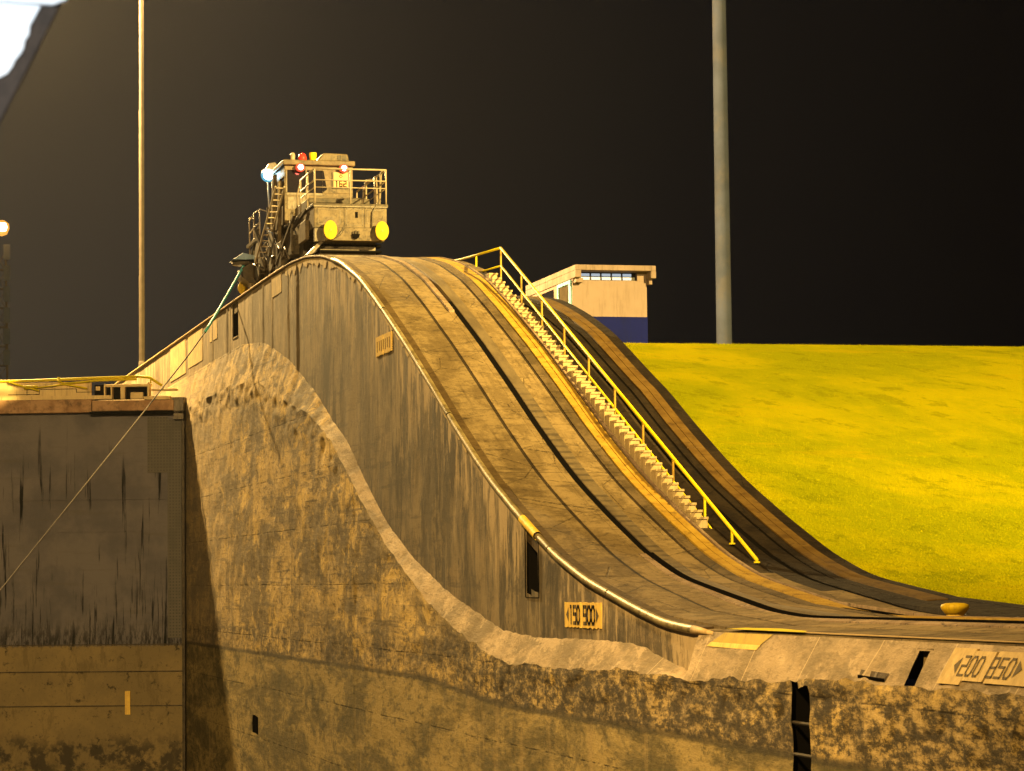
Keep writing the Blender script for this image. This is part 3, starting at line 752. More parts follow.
hr = empty('handrail', (16.42, 49.3, 0), 'bright yellow two-bar handrail running up the steps with a level end on the crest', 'handrail')
HP = [(69.13, 8.33), (67.0, 7.45), (64.99, 6.65), (62.92, 5.80), (60.8, 4.95), (58.69, 4.10), (56.56, 3.25), (54.45, 2.41), (52.38, 1.57), (50.72, .90), (49.28, .33)]
def H(t, z): return (0, t - 49.3, z)
top = MB(); top.tube([H(76.5, 8.72 + .0), H(72.7, 8.50), H(69.13, 8.33)], .032, 8); top.tube([H(69.13, 8.33), H(49.28, .33)], .034, 8)
top.build('top_rail', M['yellow'], hr, smooth=True)
mid = MB(); mid.tube([H(76.5, 8.22), H(72.7, 8.02), H(69.13, 7.88)], .024, 8); mid.tube([H(69.13, 7.88), H(50.9, .50)], .026, 8)
mid.build('middle_rail', M['yellow'], hr, smooth=True)
for i, (t, z) in enumerate(HP):
    zbm = min(zr(t) - .02, z - .25) if i < 9 else zs(t) - .02
    p = MB(); p.tube([H(t, zbm), H(t, z)], .024, 8); p.tube([H(t, zbm), H(t, zbm + .03)], .06, 8)
    p.build('post', M['rack'] if i not in (10, 9, 8) else M['yellow'], hr, smooth=False)
p = MB(); p.tube([H(71.9, 7.5), H(71.9, 8.46)], .024, 8); p.build('post', M['yellow'], hr)

# ================================================================ bollard
bl = empty('bollard', (16.28, 39.65, -.66), 'squat yellow mushroom bollard at the foot of the grass bank', 'bollard')
MB().lathe([(.13, 0), (.125, .03), (.13, .10), (.15, .13)], n=28).build('stem', M['yellow2'], bl, smooth=True)
MB().lathe([(.12, .08), (.16, .12), (.20, .17), (.212, .205), (.20, .24), (.14, .262), (.02, .268)], n=28).build('cap', M['gold'], bl, smooth=True)

# ================================================================ shed
sh = empty('block_hut', (31.4, 112, 8.95), 'flat roofed cream and blue block hut with a strip of panes behind the grass crest', 'hut')
sx, sy, sz = 31.4, 112, 8.95
def R(x, y, z): return (x - sx, y - sy, z - sz)
w = MB(); w.box(R(29.74, 112.5, 10.79), R(32.90, 119.6, 12.27)); w.build('wall', M['wallc'], sh)
MB().box(R(29.725, 112.485, 8.5), R(32.915, 119.62, 10.788)).build('painted_base', M['wallb'], sh)
w = MB()
w.box(R(29.74, 112.5, 12.272), R(30.06, 112.8, 12.62)); w.box(R(32.5, 112.5, 12.272), R(32.90, 119.6, 12.62)); w.box(R(29.74, 114, 12.272), R(29.86, 119.6, 12.62))
w.build('lintel', M['wallc'], sh)
cl = empty('window_strip', R(30.1, 112.6, 12.3), None, None); cl.parent = sh
MB().box((0, .12, -.02), (2.4, .2, .33)).build('backing', M['window'], cl)
for k in range(5):
    for r2 in range(2):
        MB().box((.03 + .447 * k, .02, .02 + .15 * r2), (.39 + .447 * k, .06, .13 + .15 * r2)).build('pane', emis('lit_pane', (.62, .76, .90), .6) if k == 0 and r2 == 0 else bpy.data.materials['lit_pane'], cl)
MB().box((-.02, 0, -.03), (2.4, .05, .0)).build('sill', M['roofc'], cl)
rf = MB()
rf.box(R(29.70, 111.9, 12.64), R(33.13, 120.4, 12.86))
rf.box(R(29.70, 111.88, 12.34), R(29.95, 120.4, 12.639)); rf.box(R(32.90, 111.88, 12.34), R(33.13, 120.4, 12.639))
rf.build('roof', M['roofc'], sh, bevel=.02)
MB().box(R(29.78, 112.1, 12.16), R(30.08, 112.49, 12.338)).build('bracket', M['roofc'], sh)
MB().box(R(32.92, 112.2, 12.12), R(33.05, 112.6, 12.338)).build('bracket', M['roofc'], sh)
MB().box(R(29.70, 112.95, 10.9), R(29.735, 114.5, 12.18)).build('door', M['creamd'], sh)
fr = MB(); fr.box(R(29.66, 112.62, 10.4), R(29.738, 112.9, 12.3)); fr.box(R(29.66, 114.55, 10.4), R(29.738, 114.8, 12.3)); fr.box(R(29.66, 112.9, 12.16), R(29.738, 114.55, 12.3))
fr.build('door_frame', M['door'], sh)
wd = MB(); wd.box(R(29.70, 115.6, 11.2), R(29.735, 119.0, 12.2)); wd.build('side_window', M['window'], sh)

# ================================================================ masts and towers
ms = empty('light_mast', (41.85, 130, 8.95), 'thick pale concrete mast standing behind the grass crest at right', 'mast')
MB().tube([(0, 0, .3), (0, 0, 24)], .38, 16, closed=False, r2=.32).build('shaft', M['mast'], ms, smooth=True)
MB().lathe([(.6, 0), (.6, .3), (.42, .35)], n=16).build('base', M['mast'], ms)
MB().lathe([(.9, 24), (.9, 24.3), (.3, 24.5)], n=16).build('lamp_ring', M['steel'], ms)
pl = empty('lamp_pole', (13.2, 122.6, 9.1), 'slim tall steel lamp pole behind the far end of the lock wall', 'lamp pole')
MB().tube([(0, 0, 0), (0, 0, 4.2)], .125, 10, closed=False).build('lower_shaft', M['galv'], pl, smooth=True)
MB().tube([(0, 0, 4.2), (0, 0, 11.4)], .115, 10, closed=False).build('middle_shaft', M['galv'], pl, smooth=True)
MB().tube([(0, 0, 11.4), (0, 0, 18.6)], .10, 10, closed=False).build('upper_shaft', M['galv'], pl, smooth=True)
MB().lathe([(.16, 0), (.16, .25), (.13, .5)], n=12).build('base_plate', M['steel'], pl)
MB().tube([(0, 0, 18.4), (-3.0, 0, 18.9)], .05, 8).build('arm', M['galv'], pl)
MB().box((-3.6, -.2, 18.82), (-2.9, .2, 19.0)).build('lamp_head', M['steel'], pl)
lt = empty('floodlight_tower', (17.6, 300, 8.9), 'dim lattice floodlight tower with a glowing orange lamp at the left edge', 'floodlight tower')
import_x = 0
tw = MB()
for sx_ in (-.9, .9):
    for sy_ in (-.9, .9): tw.bar((sx_, sy_, 0), (sx_ * .6, sy_ * .6, 26), .14)
for k in range(13):
    z = k * 2.0; f = .9 - .35 * k / 13
    for a, b in (((-f, -f), (f, -f)), ((f, -f), (f, f)), ((f, f), (-f, f)), ((-f, f), (-f, -f))):
        tw.bar((*a, z), (*b, z), .08); tw.bar((*a, z), (*b, z + 2), .06)
lat = tw.build('lattice', M['galv'], lt)
pn = MB()
for k in range(6): pn.box((.25, -.95, 14 + 2.2 * k), (.95, -.9, 15.6 + 2.2 * k))
pn.build('panel', M['mast'], lt)
MB().tube([(-.3, 0, 26), (-.3, 0, 27.8)], .12, 8).build('spigot', M['galv'], lt)
MB().lathe([(.05, -.9), (.55, -.7), (.8, -.1), (.75, .4), (.3, .75)], c=(.1, -.4, 28.4), n=20).build('lamp_halo', emis('sodium_halo_glow', (1, .42, .06), 1.1), lt, smooth=True)  # glowing shell stands in for the orange halo around the core
MB().lathe([(.05, -.5), (.42, -.4), (.55, 0), (.4, .4)], c=(.1, -1.0, 28.4), n=20).build('lamp_core', emis('sodium_lamp_glow', (1, .80, .45), 8), lt, smooth=True)
lamp('tower_lamp_light', (17.2, 297, 36.2), 700, (1, .5, .12), .6)

# ================================================================ lock gate
A = rad(90 + 71)
gt = empty('lock_gate', (12.52, 102.05, 0), 'closed grey steel lock gate leaf with black drips and folded yellow railings on top', 'lock gate', rz=math.pi)
# local x runs along the leaf away from the hinge after a half turn and the mitre angle
gt.rotation_euler = (0, 0, rad(180 - 17))
LG = 17.0
def GB(x0, x1, y0, y1, z0, z1): return MB().box((x0, y0, z0), (x1, y1, z1))
# viewed side is local +y
fc = MB(); nxg, nzg = 90, 90; vs = []
for i in range(nxg + 1):
    for k in range(nzg + 1):
        x = LG * i / nxg; z = -9.5 + 15.72 * k / nzg
        vs.append((x, .0 + .012 * fb(x * .6, 2, z * .6), z))
fc.add(vs, [(i*(nzg+1)+k, i*(nzg+1)+k+1, (i+1)*(nzg+1)+k+1, (i+1)*(nzg+1)+k) for i in range(nxg) for k in range(nzg)])
gf = fc.build('skin_plate', M['gate'], gt, smooth=True)
GB(0, LG, -1.5, -.05, -9.5, 6.2).build('leaf_body', M['gate'], gt)
for z in (3.05, 1.9, -2.14, -3.1, -4.32):
    GB(0.02, LG, -.02, .03 if z > -2.2 else .045, z, z + .03).build('seam_strip', M['gate'] if z > -2 else M['creamd'], gt)
mesh_m = NT('perforated_plate')
xx, yy, zz_ = mesh_m.xyz()
fx_ = mesh_m.math('FRACT', mesh_m.math('MULTIPLY', xx, 9.0)); fz_ = mesh_m.math('FRACT', mesh_m.math('MULTIPLY', zz_, 9.0))
ho = mesh_m.math('MULTIPLY', mesh_m.step(fx_, .45, .55), mesh_m.step(fz_, .45, .55))
pc = mesh_m.mix(ho, (.068, .058, .046), (.034, .029, .024)); pc = mesh_m.mix(mesh_m.math('MULTIPLY', mesh_m.step(mesh_m.noise(size=1.5), .45, .6), .6), pc, (.04, .035, .028))
mesh_m.bump(ho, -.4, .03)
GB(.12, .62, -.02, .05, -1.9, 5.9).build('side_seal_plate', mesh_m.out(pc, .7), gt)
GB(.62, 1.35, -.02, .03, 4.0, 6.0).build('side_seal_plate', mesh_m.m, gt)
GB(.0, .10, -.1, .10, -9, 6.2).build('heel_post', M['creamd'], gt)
GB(1.98, 2.17, .0, .06, -4.62, -3.78).build('sounding_bar', M['signy'], gt, bevel=.01)
tb = MB(); tb.box((.35, -.1, 6.22), (3.3, .32, 6.60)); tb.build('fender_timber', M['timber'], gt, bevel=.03)
tb = MB(); tb.box((3.33, -.1, 6.18), (9.8, .30, 6.66)); tb.build('fender_timber', M['timber'], gt, bevel=.03)
tb = MB(); tb.box((9.83, -.1, 6.18), (LG, .30, 6.66)); tb.build('fender_timber', M['timber'], gt, bevel=.03)
GB(.0, 3.4, .02, .30, 6.1, 6.21).build('under_shelf', M['dark'], gt)
GB(2.6, LG, -.2, .18, 6.67, 6.80).build('kerb_plate', M['creamplate'], gt)
pl_ = MB()
pl_.box((3.4, -.1, 6.80), (LG, .10, 7.30)); pl_.build('walkway_plate', M['creamplate'], gt)
ed = MB()
for a, b, z in ((3.2, 3.9, 6.92), (3.9, 5.25, 7.04), (5.25, 5.7, 6.86), (5.7, 6.4, 6.86)): ed.box((a, .10, z), (b, .112, z + .02))
for x, z0, z1 in ((3.9, 6.92, 7.04), (5.25, 6.86, 7.04), (5.7, 6.84, 7.1)): ed.box((x, .10, z0), (x + .02, .112, z1))
ed.build('plate_edge', M['dark'], gt)
mc = MB()
mc.box((1.25, -.2, 6.66), (1.32, .2, 7.25)); mc.box((1.5, -.2, 6.66), (1.95, .1, 6.9)); mc.box((2.15, -.2, 6.66), (2.3, .15, 7.1)); mc.box((2.6, -.2, 6.8), (2.66, .15, 7.2)); mc.box((2.85, -.1, 6.8), (2.9, .15, 7.2))
mc.box((.5, -.1, 6.62), (1.45, .25, 6.74)); mc.box((1.2, -.15, 7.1), (2.9, .12, 7.2)); mc.box((.3, -.3, 6.95), (1.2, .1, 7.02)); mc.box((3.05, .08, 6.98), (3.2, .14, 7.12))
mc.build('latch_gear', M['creamplate'], gt, bevel=.01)
MB().box((1.3, -.25, 6.66), (3.3, -.12, 7.2)).build('gear_recess', M['dark'], gt)
bk = MB(); bk.box((.05, -1.0, 6.2), (1.3, -.15, 6.72)); bk.box((.0, -.15, 5.9), (.34, .3, 6.6)); bk.build('hinge_box', M['steel'], gt)
def grail(pts, r=.035, nm='folded_rail'): MB().tube([(a, b, c) for a, b, c in pts], r, 8).build(nm, M['yellow'], gt, smooth=True)
grail([(LG, .12, 7.26), (9, .12, 7.33), (5.6, .12, 7.37), (1.7, .12, 7.46)], .05)
grail([(1.75, .12, 7.47), (1.25, .12, 7.42), (.8, .14, 7.12)], .05)
grail([(6.3, .2, 7.30), (5.7, .2, 7.12), (5.25, .2, 7.0)]); grail([(5.75, .2, 7.16), (5.3, .2, 7.16)], .03)
grail([(4.6, .2, 7.36), (4.3, .2, 7.22), (3.5, .2, 7.05)]); grail([(5.8, .2, 7.06), (5.0, .2, 7.14), (4.3, .2, 7.22)], .025)
grail([(4.3, .2, 7.24), (3.2, .2, 7.33), (1.7, .2, 7.36)], .04)
grail([(1.2, .16, 7.4), (1.2, .16, 7.2)], .03); grail([(6.35, .15, 7.28), (6.35, .15, 7.4)], .04, 'hinge_pin'); grail([(4.55, .15, 7.3), (4.55, .15, 7.48)], .04, 'hinge_pin')

# ================================================================ towing locomotive
LX, LY, LZ = 15.2, 83.35, 9.15
lo = empty('towing_locomotive', (LX, LY, LZ), 'cream and steel canal towing locomotive number 162 standing on the crest with lit lamps', 'towing locomotive')
def LB(name, mat, boxes, bevel=.015, par=None):
    b = MB()
    for (a, c) in boxes: b.box(a, c)
    return b.build(name, M[mat] if isinstance(mat, str) else mat, par or lo, bevel=bevel)
LB('underframe', 'steel', [((-.85, .5, .45), (.85, 12.6, 1.1)), ((-1.0, 2.6, .9), (1.0, 12.4, 1.35))])
for y in (1.4, 3.0, 9.4, 11.2):
    for x in (-.72, .72):
        MB().lathe([(.42, -.06), (.42, .06)], c=(x, y, .42), axis='x', n=20).build('wheel', M['steel'], lo)
LB('front_box', 'cream', [((-1.1, 0, 1.42), (1.1, 2.4, 2.06))])
LB('buffer_beam', 'cream', [((-.78, -.06, 1.02), (1.02, .35, 1.41))])
cg = MB(); cg.prism([(-1.08, 1.0), (-.78, 1.0), (-.78, 1.4), (-1.08, 1.4)], 'y', .02, .3); cg.prism([(-1.15, .62), (-.80, 1.0), (-.92, 1.02), (-1.3, .62)], 'y', .1, .5)
cg.build('brake_bracket', M['steel'], lo)
LB('under_step', 'dark', [((-.9, .3, .72), (1.0, 1.2, .78)), ((-.95, .5, .9), (1.02, .8, .99))])  # black colour stands in for shade in the gap under the beam
dl = MB(); dl.prism([(-.52+.53, 0), (0.53-.45, -.12), (.53, -.17), (.62, -.12), (.68, 0)], 'y', -.09, -.06)
cp = empty('coupler', (0, 0, 1.2), None, None); cp.parent = lo
MB().prism([(.02, .02), (.26, .02), (.22, -.09), (.14, -.13), (.05, -.09)], 'y', -.14, -.05).build('hook', M['dark'], cp)
LB('pin', 'creamd', [((.04, -.12, .0), (.08, -.06, .10)), ((.12, -.12, .0), (.16, -.06, .13)), ((.2, -.12, .0), (.24, -.06, .12))], 0, cp)
LB('hatch', 'dark', [((.14, -.012, 1.72), (.22, .01, 1.9))], 0)
LB('panel_rib', 'creamd', [((-1.1, -.02, 1.405), (1.1, .02, 1.43)), ((-.2, -.012, 1.44), (-.18, .01, 2.04)), ((.42, -.012, 1.44), (.44, .01, 2.04))], 0)
for x in (-.66, .9):
    bb = empty('buffer', (x, -.28, 1.31), None, None); bb.parent = lo
    MB().lathe([(.05, -.03), (.20, -.02), (.205, .0), (.19, .035), (.05, .05)], axis='y', n=28, sc=(1, 1, 1.42)).build('disc', M['gold'], bb, smooth=False)
    MB().lathe([(.02, -.036), (.035, -.034), (.04, -.028)], axis='y', n=14, sc=(1, 1, 1.2)).build('scuff_plate', M['rack'], bb)
    MB().lathe([(.09, .03), (.09, .24)], axis='y', n=14).build('stem', M['yellow2'], bb)
LB('deck', 'creamd', [((-1.14, -.04, 2.06), (1.14, 5.6, 2.14))])
LB('deck_floor_block', 'cream', [((-1.05, 2.4, 1.3), (1.05, 5.6, 2.058))])
# deck machinery in front of the cab
LB('machinery_cover', 'creamd', [((-.9, 2.2, 2.14), (1.0, 4.8, 2.60)), ((-.5, 3.0, 2.60), (.1, 4.2, 2.66)), ((.45, 2.6, 2.60), (.95, 3.4, 2.68))])
hs = MB(); hs.tube([(.55, 1.0, 2.14), (.6, 1.0, 2.7), (.66, .9, 2.98), (.8, .8, 3.0), (.92, .7, 2.9), (.95, .7, 2.2)], .035, 8); hs.tube([(.85, .5, 2.14), (.86, .5, 3.05)], .05, 8); hs.tube([(.95, .4, 2.14), (1.0, .4, 3.1), (1.05, .3, 3.2)], .04, 8)
hs.build('hose', M['rail'], lo, smooth=True)
for x0, x1, za, zb3 in ((-.98, -.32, 1.52, 1.96), (-.12, .36, 1.5, 1.98), (.5, 1.0, 1.55, 1.95)):
    e = MB()
    for a, b in (((x0, za), (x1, za)), ((x0, zb3), (x1, zb3)), ((x0, za), (x0, zb3)), ((x1, za), (x1, zb3))): e.box((a[0] - .008, -.008, a[1] - .008), (b[0] + .008, .006, b[1] + .008))
    e.build('panel_seam', M['steel'], lo)
for k in range(12):
    MB().lathe([(.014, -.018), (.014, .005)], c=(-1.04 + .19 * k, 0, 2.01), axis='y', n=8).build('bolt', M['steel'], lo)
for x in (-.95, -.5, .3, .9): LB('stain_gusset', 'steel', [((x, -.045, 2.02), (x + .03, .0, 2.065))], 0)
for k in range(5): LB('louvre', 'steel', [((-.84 + .0, -.012, 1.58 + .035 * k), (-.5, -.002, 1.592 + .035 * k))], 0)
LB('kick_plate', 'steel', [((-1.12, -.05, 2.03), (1.12, -.035, 2.07))], 0)
wp = MB(); wp.tube([(.62, -.05, 1.24), (.66, -.06, 1.9), (.9, -.07, 2.3)], .02, 6); wp.tube([(-.2, -.06, 1.42), (-.35, -.12, 1.2), (-.6, -.1, 1.05), (-.8, .1, 1.1)], .03, 6); wp.build('brake_hose', M['steel'], lo, smooth=True)
# railing
RA = MB(); z0, z1, z2, z3 = 2.14, 3.18, 2.84, 2.60
for (a, b) in (((-1.08, 0), (1.08, 0)), ((-1.08, 0), (-1.08, 2.6)), ((1.08, 0), (1.08, 4.8))):
    for z, r in ((z1, .028), (z2, .022), (2.62, .016)): RA.tube([(*a, z), (*b, z)], r, 6)
for p in ((-1.08, 0), (0, 0), (1.08, 0), (-1.08, 2.6), (1.08, 1.6), (1.08, 3.2), (-1.08, 1.3), (1.08, 4.8)): RA.tube([(*p, z0), (*p, z1)], .026, 6)
RA.tube([(-1.08, 2.6, z1), (-1.08, 3.2, z2), (-1.08, 3.2, z0)], .025, 6)
RA.build('deck_railing', M['rail'], lo, smooth=True)
# cab
cab = empty('cab', (0, 5.6, 2.24), None, None); cab.parent = lo
c_ = MB()
c_.box((-1.1, 0, 0), (1.1, .06, .98)); c_.box((.12, 0, .98), (1.1, .06, 1.85)); c_.box((-1.1, 0, 1.70), (.12, .06, 1.85)); c_.box((-1.1, 0, .98), (-1.02, .06, 1.70))
c_.box((-1.1, .06, 0), (-1.04, 2.4, .6)); c_.box((-1.1, .06, 1.5), (-1.04, 2.4, 1.85)); c_.box((-1.1, 2.2, .6), (-1.04, 2.4, 1.5)); c_.box((1.04, .06, 0), (1.1, 2.4, 1.85)); c_.box((-1.04, 2.34, 0), (1.04, 2.4, 1.85))
c_.build('cab_wall', M['cream'], cab, bevel=.01)
g_ = MB(); g_.add([(-1.02, .03, .98), (.12, .03, .98), (.12, .03, 1.70), (-1.02, .03, 1.70)], [(0, 1, 2, 3)]); g_.build('front_window', M['window'], cab)
g_ = MB(); g_.add([(.12, -.004, 1.0), (.26, -.004, 1.1), (.16, -.004, 1.69), (.12, -.004, 1.69)], [(0, 1, 2, 3)]); g_.build('front_window', M['window'], cab)
MB().box((-1.07, .06, .6), (-1.05, 2.2, 1.5)).build('side_window', M['window'], cab)
MB().box((-1.04, -.02, .90), (.12, .0, .97)).build('window_sill', M['steel'], cab); MB().box((-1.0, -.012, .45), (-.45, .0, .84)).build('grey_panel', M['steel'], cab)
mq = MB(); mq.box((-.42, -.03, .98), (-.39, .0, 1.70)); mq.box((-1.05, -.03, .98), (-1.02, .0, 1.70)); mq.build('window_bar', M['steel'], cab)
MB().box((-1.16, -.12, 1.85), (1.16, 2.5, 2.02)).build('cab_roof', M['cream'], cab, bevel=.03)
MB().prism([(-.02, 2.02), (1.0, 2.02), (1.0, 2.08), (.96, 2.27), (.18, 2.29), (.05, 2.14)], 'y', .1, 1.6).build('roof_cowl', M['cream'], cab, bevel=.04)
gc = MB()
for k in range(2): gc.box((.62 + .16 * k, .085, 2.06), (.75 + .16 * k, .10, 2.22))
gc.build('cowl_vent', M['creamd'], cab)
sp_ = empty('number_panel', (.46, -.05, 1.16), None, None); sp_.parent = cab
MB().box((-.02, 0, -.02), (.50, .03, .50)).build('backing', M['steel'], sp_)
MB().box((.01, -.02, .25), (.47, .0, .48)).build('plate', M['signc'], sp_); MB().box((.01, -.02, 0), (.47, .0, .235)).build('plate', M['signc'], sp_)
tx = MB(); glyphs('162', .06, .42, .03, .21, .32, lambda u, v: (u, -.026, v), sp_, 'dark', .35)
dm = [(0, 1), (1, 0), (0, -1), (-1, 0)]
for i in range(4):
    a, b = dm[i], dm[(i+1) % 4]; q = (1.0, .62)
    tx.add([(.24 + .06*a[0]*q[0], -.026, .36 + .065*a[1]*q[0]), (.24 + .06*b[0]*q[0], -.026, .36 + .065*b[1]*q[0]), (.24 + .06*b[0]*q[1], -.026, .36 + .065*b[1]*q[1]), (.24 + .06*a[0]*q[1], -.026, .36 + .065*a[1]*q[1])], [(0, 1, 2, 3)])
tx.build('emblem', M['dark'], sp_)
# lamps on the cab
for x in (-.62, .78):
    MB().lathe([(.02, -.08), (.09, -.05), (.11, .0), (.08, .05)], c=(x, -.16, 1.76), axis='y', n=16, sc=(1.45, 1, 1.3)).build('marker_halo', emis('red_halo_glow', (1, .05, .02), .9) if x < 0 else bpy.data.materials['red_halo_glow'], cab, smooth=True)  # red halo of the marker, made as a glowing shell
    MB().lathe([(.02, -.03), (.08, -.02), (.085, .0)], c=(x, -.26, 1.76), axis='y', n=16).build('marker_core', emis('marker_core_glow', (1, .72, .62), 12) if x < 0 else bpy.data.materials['marker_core_glow'], cab, smooth=True)
    lamp('marker_light', (LX + x, LY + 5.25, LZ + 3.92), 14, (1, .16, .10), .06)
beacon_r = worn('red_beacon_glass', (.55, .03, .02), (.45, .02, .02), size=6, rough=.3, bump=0)
MB().lathe([(.13, 2.02), (.14, 2.16), (.11, 2.28), (.03, 2.33)], c=(-.34 - .1, .5, 0), n=16).build('red_beacon', beacon_r, cab, smooth=True)
MB().lathe([(.08, 2.02), (.08, 2.3), (.05, 2.36)], c=(-.72, .7, 0), n=12).build('grey_horn', M['rail'], cab)
MB().lathe([(.11, 2.02), (.09, 2.1), (.12, 2.24), (.12, 2.34)], c=(-.10, .5, 0), n=14).build('yellow_horn', M['yellow'], cab)
# slanted cab corner post, side ladder, walkway, winch machinery on the chamber side
b = MB(); b.prism([(7.4, 1.0), (7.75, 1.0), (7.0, 3.95), (6.7, 3.95)], 'x', -1.28, -1.16); b.prism([(6.1, 1.3), (6.4, 1.3), (6.0, 3.6), (5.8, 3.6)], 'x', -1.26, -1.14); b.build('slanted_post', M['cream'], lo, bevel=.01)
ld = empty('side_ladder', (-1.32, 4.2, 1.2), None, None); ld.parent = lo
b = MB(); b.bar((0, 0, 2.0), (0, 4.4, .1), .05); b.bar((-.28, 0, 2.0), (-.28, 4.4, .1), .05); b.build('stringer', M['rail'], ld)
for k in range(14):
    f = k / 13; MB().box((-.27, .05 + 4.3 * f, 1.95 - 1.88 * f), (-.01, .20 + 4.3 * f, 1.98 - 1.88 * f)).build('rung', M['rail'], ld)
LB('side_box', 'cream', [((-1.22, .9, 1.15), (-1.1, 2.2, 1.75))])
LB('side_box', 'creamd', [((-1.3, 3.0, .95), (-1.05, 4.2, 1.55))])
for q_ in (((-1.4, 4.5, .75), (-1.0, 5.6, 1.55)), ((-1.3, 10.2, .9), (-1.0, 12.2, 1.9)), ((-1.45, 7.9, 1.1), (-1.0, 9.0, 1.4))): LB('side_box', 'creamd', [q_])
for y in (6.6, 9.5):
    wn = empty('winch', (-1.25, y, 1.45), None, None); wn.parent = lo
    MB().lathe([(.62, -.16), (.62, -.10), (.42, -.09), (.42, .12), (.60, .13), (.60, .2)], axis='x', n=24).build('drum', M['steel'], wn)
    MB().lathe([(.16, -.22), (.16, -.15)], axis='x', n=12).build('hub', M['creamd'], wn)
b = MB()
for (p, q, w_) in (((-1.3, 2.4, 2.1), (-1.4, 5.4, .9), .09), ((-1.35, 4.4, 1.0), (-1.35, 7.6, 2.3), .08), ((-1.3, 7.0, .8), (-1.45, 9.6, 2.5), .1), ((-1.3, 9.8, 2.6), (-1.35, 12.2, 1.3), .09),
                   ((-1.38, 9.0, 2.2), (-1.38, 11.8, 2.2), .1), ((-1.2, 8.4, 2.1), (-1.2, 8.4, 3.1), .09), ((-1.3, 2.9, 1.0), (-1.3, 2.9, 2.3), .08), ((-1.15, 1.2, 2.1), (-1.3, 3.4, 1.6), .07)):
    b.bar(p, q, w_)
b.build('brace', M['creamd'], lo)
b = MB()
for k in range(7):
    y = 3 + k * 1.3; b.tube([(-1.38, y, .8 + .2 * (k % 3)), (-1.45, y + .4, 1.2 + .2 * (k % 2)), (-1.38, y + .9, 1.0)], .035, 6)
b.build('air_hose', M['steel'], lo, smooth=True)
LB('rear_body', 'creamd', [((-1.0, 8.1, 1.35), (1.05, 12.5, 2.2)), ((-.9, 8.1, 2.2), (.9, 9.0, 3.0)), ((.2, 9.4, 2.2), (1.05, 12.0, 3.7))])
# fairlead arm reaching over the coping, with the wire guide
fl = empty('fairlead', (-1.5, 11.2, 1.25), None, None); fl.parent = lo
b = MB(); b.prism([(0, -.4), (.5, -.5), (.5, .3), (.0, .25), (-.25, .1), (-.25, -.2)], 'y', -.6, .6); b.build('arm_housing', M['creamd'], fl, bevel=.02)
MB().lathe([(.34, -.06), (.38, 0), (.34, .06), (.1, .12)], c=(-.15, 0, .30), n=20).build('guide_wheel', M['steel'], fl)
bl_ = plain('blue_grey_cover', (.22, .30, .38), .45)
MB().prism([(-.55, .38), (-.2, .62), (.25, .52), (.35, .40)], 'y', -.5, .4).build('cover', bl_, fl, bevel=.02)
MB().lathe([(.05, -.05), (.17, -.02), (.17, .06)], c=(-.05, .6, -.45), axis='y', n=20, sc=(1, 1, 1.3)).build('rear_buffer', M['gold'], fl)
rr = MB()
for z in (2.35, 2.75, 3.2): rr.tube([(-1.3, 9.6, z), (-1.3, 10.9, z - .0), (-1.3, 11.9, z - .1)], .024, 6)
for y in (9.6, 10.9, 11.9): rr.tube([(-1.3, y, 1.7), (-1.3, y, 3.2)], .026, 6)
rr.tube([(-1.3, 9.6, 3.2), (-.6, 9.6, 3.0), (-.6, 9.6, 2.2)], .022, 6)
rr.build('rear_railing', M['rail'], lo, smooth=True)
b = MB(); b.tube([(-1.1, 8.6, 2.3), (-1.12, 9.0, 4.1)], .03, 6); b.tube([(-.85, 8.6, 2.3), (-1.0, 9.0, 4.1)], .022, 6); b.tube([(-.95, 8.0, 2.3), (-.75, 8.9, 4.2)], .022, 6); b.build('lamp_bracket', M['rail'], lo, smooth=True)
MB().prism([(-1.25, 4.34), (-1.1, 4.62), (-.9, 4.66), (-.75, 4.5), (-.8, 4.38)], 'y', 8.85, 9.2).build('lamp_housing', M['cream'], lo)
MB().lathe([(.02, -.12), (.15, -.07), (.19, .0), (.15, .07), (.02, .12)], c=(-1.12, 8.92, 4.24), axis='y', n=20, sc=(1.25, 1, 1.25)).build('floodlight_halo', emis('cyan_halo_glow', (.08, .42, .60), 1.0), lo, smooth=True)  # cyan halo around the core, built as a glowing shell
MB().lathe([(.02, -.04), (.15, -.03), (.17, .02)], c=(-1.12, 8.78, 4.24), axis='y', n=20).build('floodlight_core', emis('blue_white_glow', (.75, .95, 1.0), 20), lo, smooth=True)
lamp('loco_floodlight', (LX - 1.3, LY + 8.3, LZ + 4.15), 25, (.45, .85, 1.0), .12)

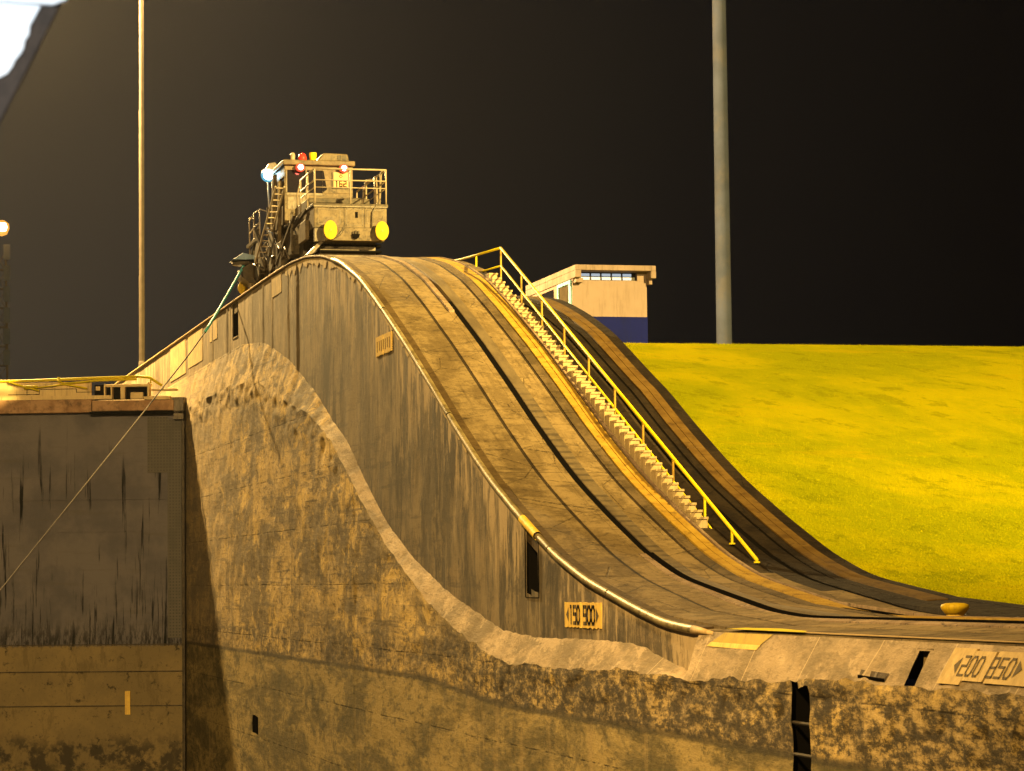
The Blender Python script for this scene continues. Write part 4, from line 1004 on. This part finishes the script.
# ================================================================ tow wire
wr = empty('tow_wire', (0, 0, 0), 'thin tow wire slanting from the locomotive down across the gate, turquoise at its upper end', 'wire')
def catm(P, n=10):
    P = [Vector(p) for p in P]; P = [P[0]*2-P[1]] + P + [P[-1]*2-P[-2]]; out = []
    for i in range(1, len(P)-2):
        for k in range(n):
            t = k/n; a, b_, c, d = P[i-1:i+3]
            out.append(.5*((2*b_)+(c-a)*t+(2*a-5*b_+4*c-d)*t*t+(3*b_-a-3*c+d)*t**3))
    out.append(P[-2]); return out
WP = catm([(13.75, 94.9, 10.85), (11.43, 88, 7.81), (8.7, 78, 5.04), (2.94, 50, -.07), (.16, 30, -2.05)])
MB().tube(WP[:11], .045, 8).build('lit_wire_end', M['ropet'], wr, smooth=True)  # upper stretch of wire, painted as lit by the locomotive's lamp
MB().tube(WP[10:], .022, 8, r2=.006).build('wire_strand', M['rope'], wr, smooth=True)

# ================================================================ own ship's deck edge, top left, close to the camera
sp_ = empty('ship_deck_overhang', (.2, 6, 1.0), 'bright white steel overhang of a ship in the top left corner', 'ship overhang')
def SH(pts, y0, y1, name, mat):
    MB().prism([(x - .2, z - 1.0) for x, z in pts], 'y', y0 - 6, y1 - 6).build(name, mat, sp_, bevel=.004)
# outline in the plane y = 6 : slanting lower edge
SH([(.325, .955), (.345, .955), (.478, 1.225), (.478, 1.9), (.0, 1.9), (.0, .3), (.03, .3)], 6.0, 6.05, 'edge_flange', M['shipb'])
SH([(.31, .955), (.325, 1.0), (.345, 1.06), (.366, 1.072), (.376, 1.086), (.382, 1.10), (.394, 1.115), (.400, 1.127), (.402, 1.142), (.411, 1.156), (.413, 1.175), (.421, 1.19), (.434, 1.215), (.434, 1.9), (.0, 1.9), (.0, .3)], 5.995, 5.999, 'white_face', M['shipw'])
SH([(.0, 1.226), (.46, 1.216), (.485, 1.226), (.50, 1.245), (.50, 1.9), (.0, 1.9)], 5.97, 5.993, 'upper_lip', M['shipw'])
lamp('overhang_spot', (-1.3, 3.2, 1.0), 800, (.88, .95, 1.0), .08, (.3, 6, 1.15), 36, .5)  # unseen spot, added only to light the white overhang

# ================================================================ night air
hz = bpy.data.materials.new('night_haze'); hz.use_nodes = True; ht = hz.node_tree; ht.nodes.clear()
ho_ = ht.nodes.new('ShaderNodeOutputMaterial'); hv = ht.nodes.new('ShaderNodeVolumePrincipled')
hv.inputs['Color'].default_value = (.9, .9, .9, 1); hv.inputs['Density'].default_value = .000035; hv.inputs['Anisotropy'].default_value = .6
ht.links.new(hv.outputs[0], ho_.inputs['Volume'])
tag(MB().box((-60, -310, -14), (1010, 1210, 48)).build('haze', hz), kind='stuff')
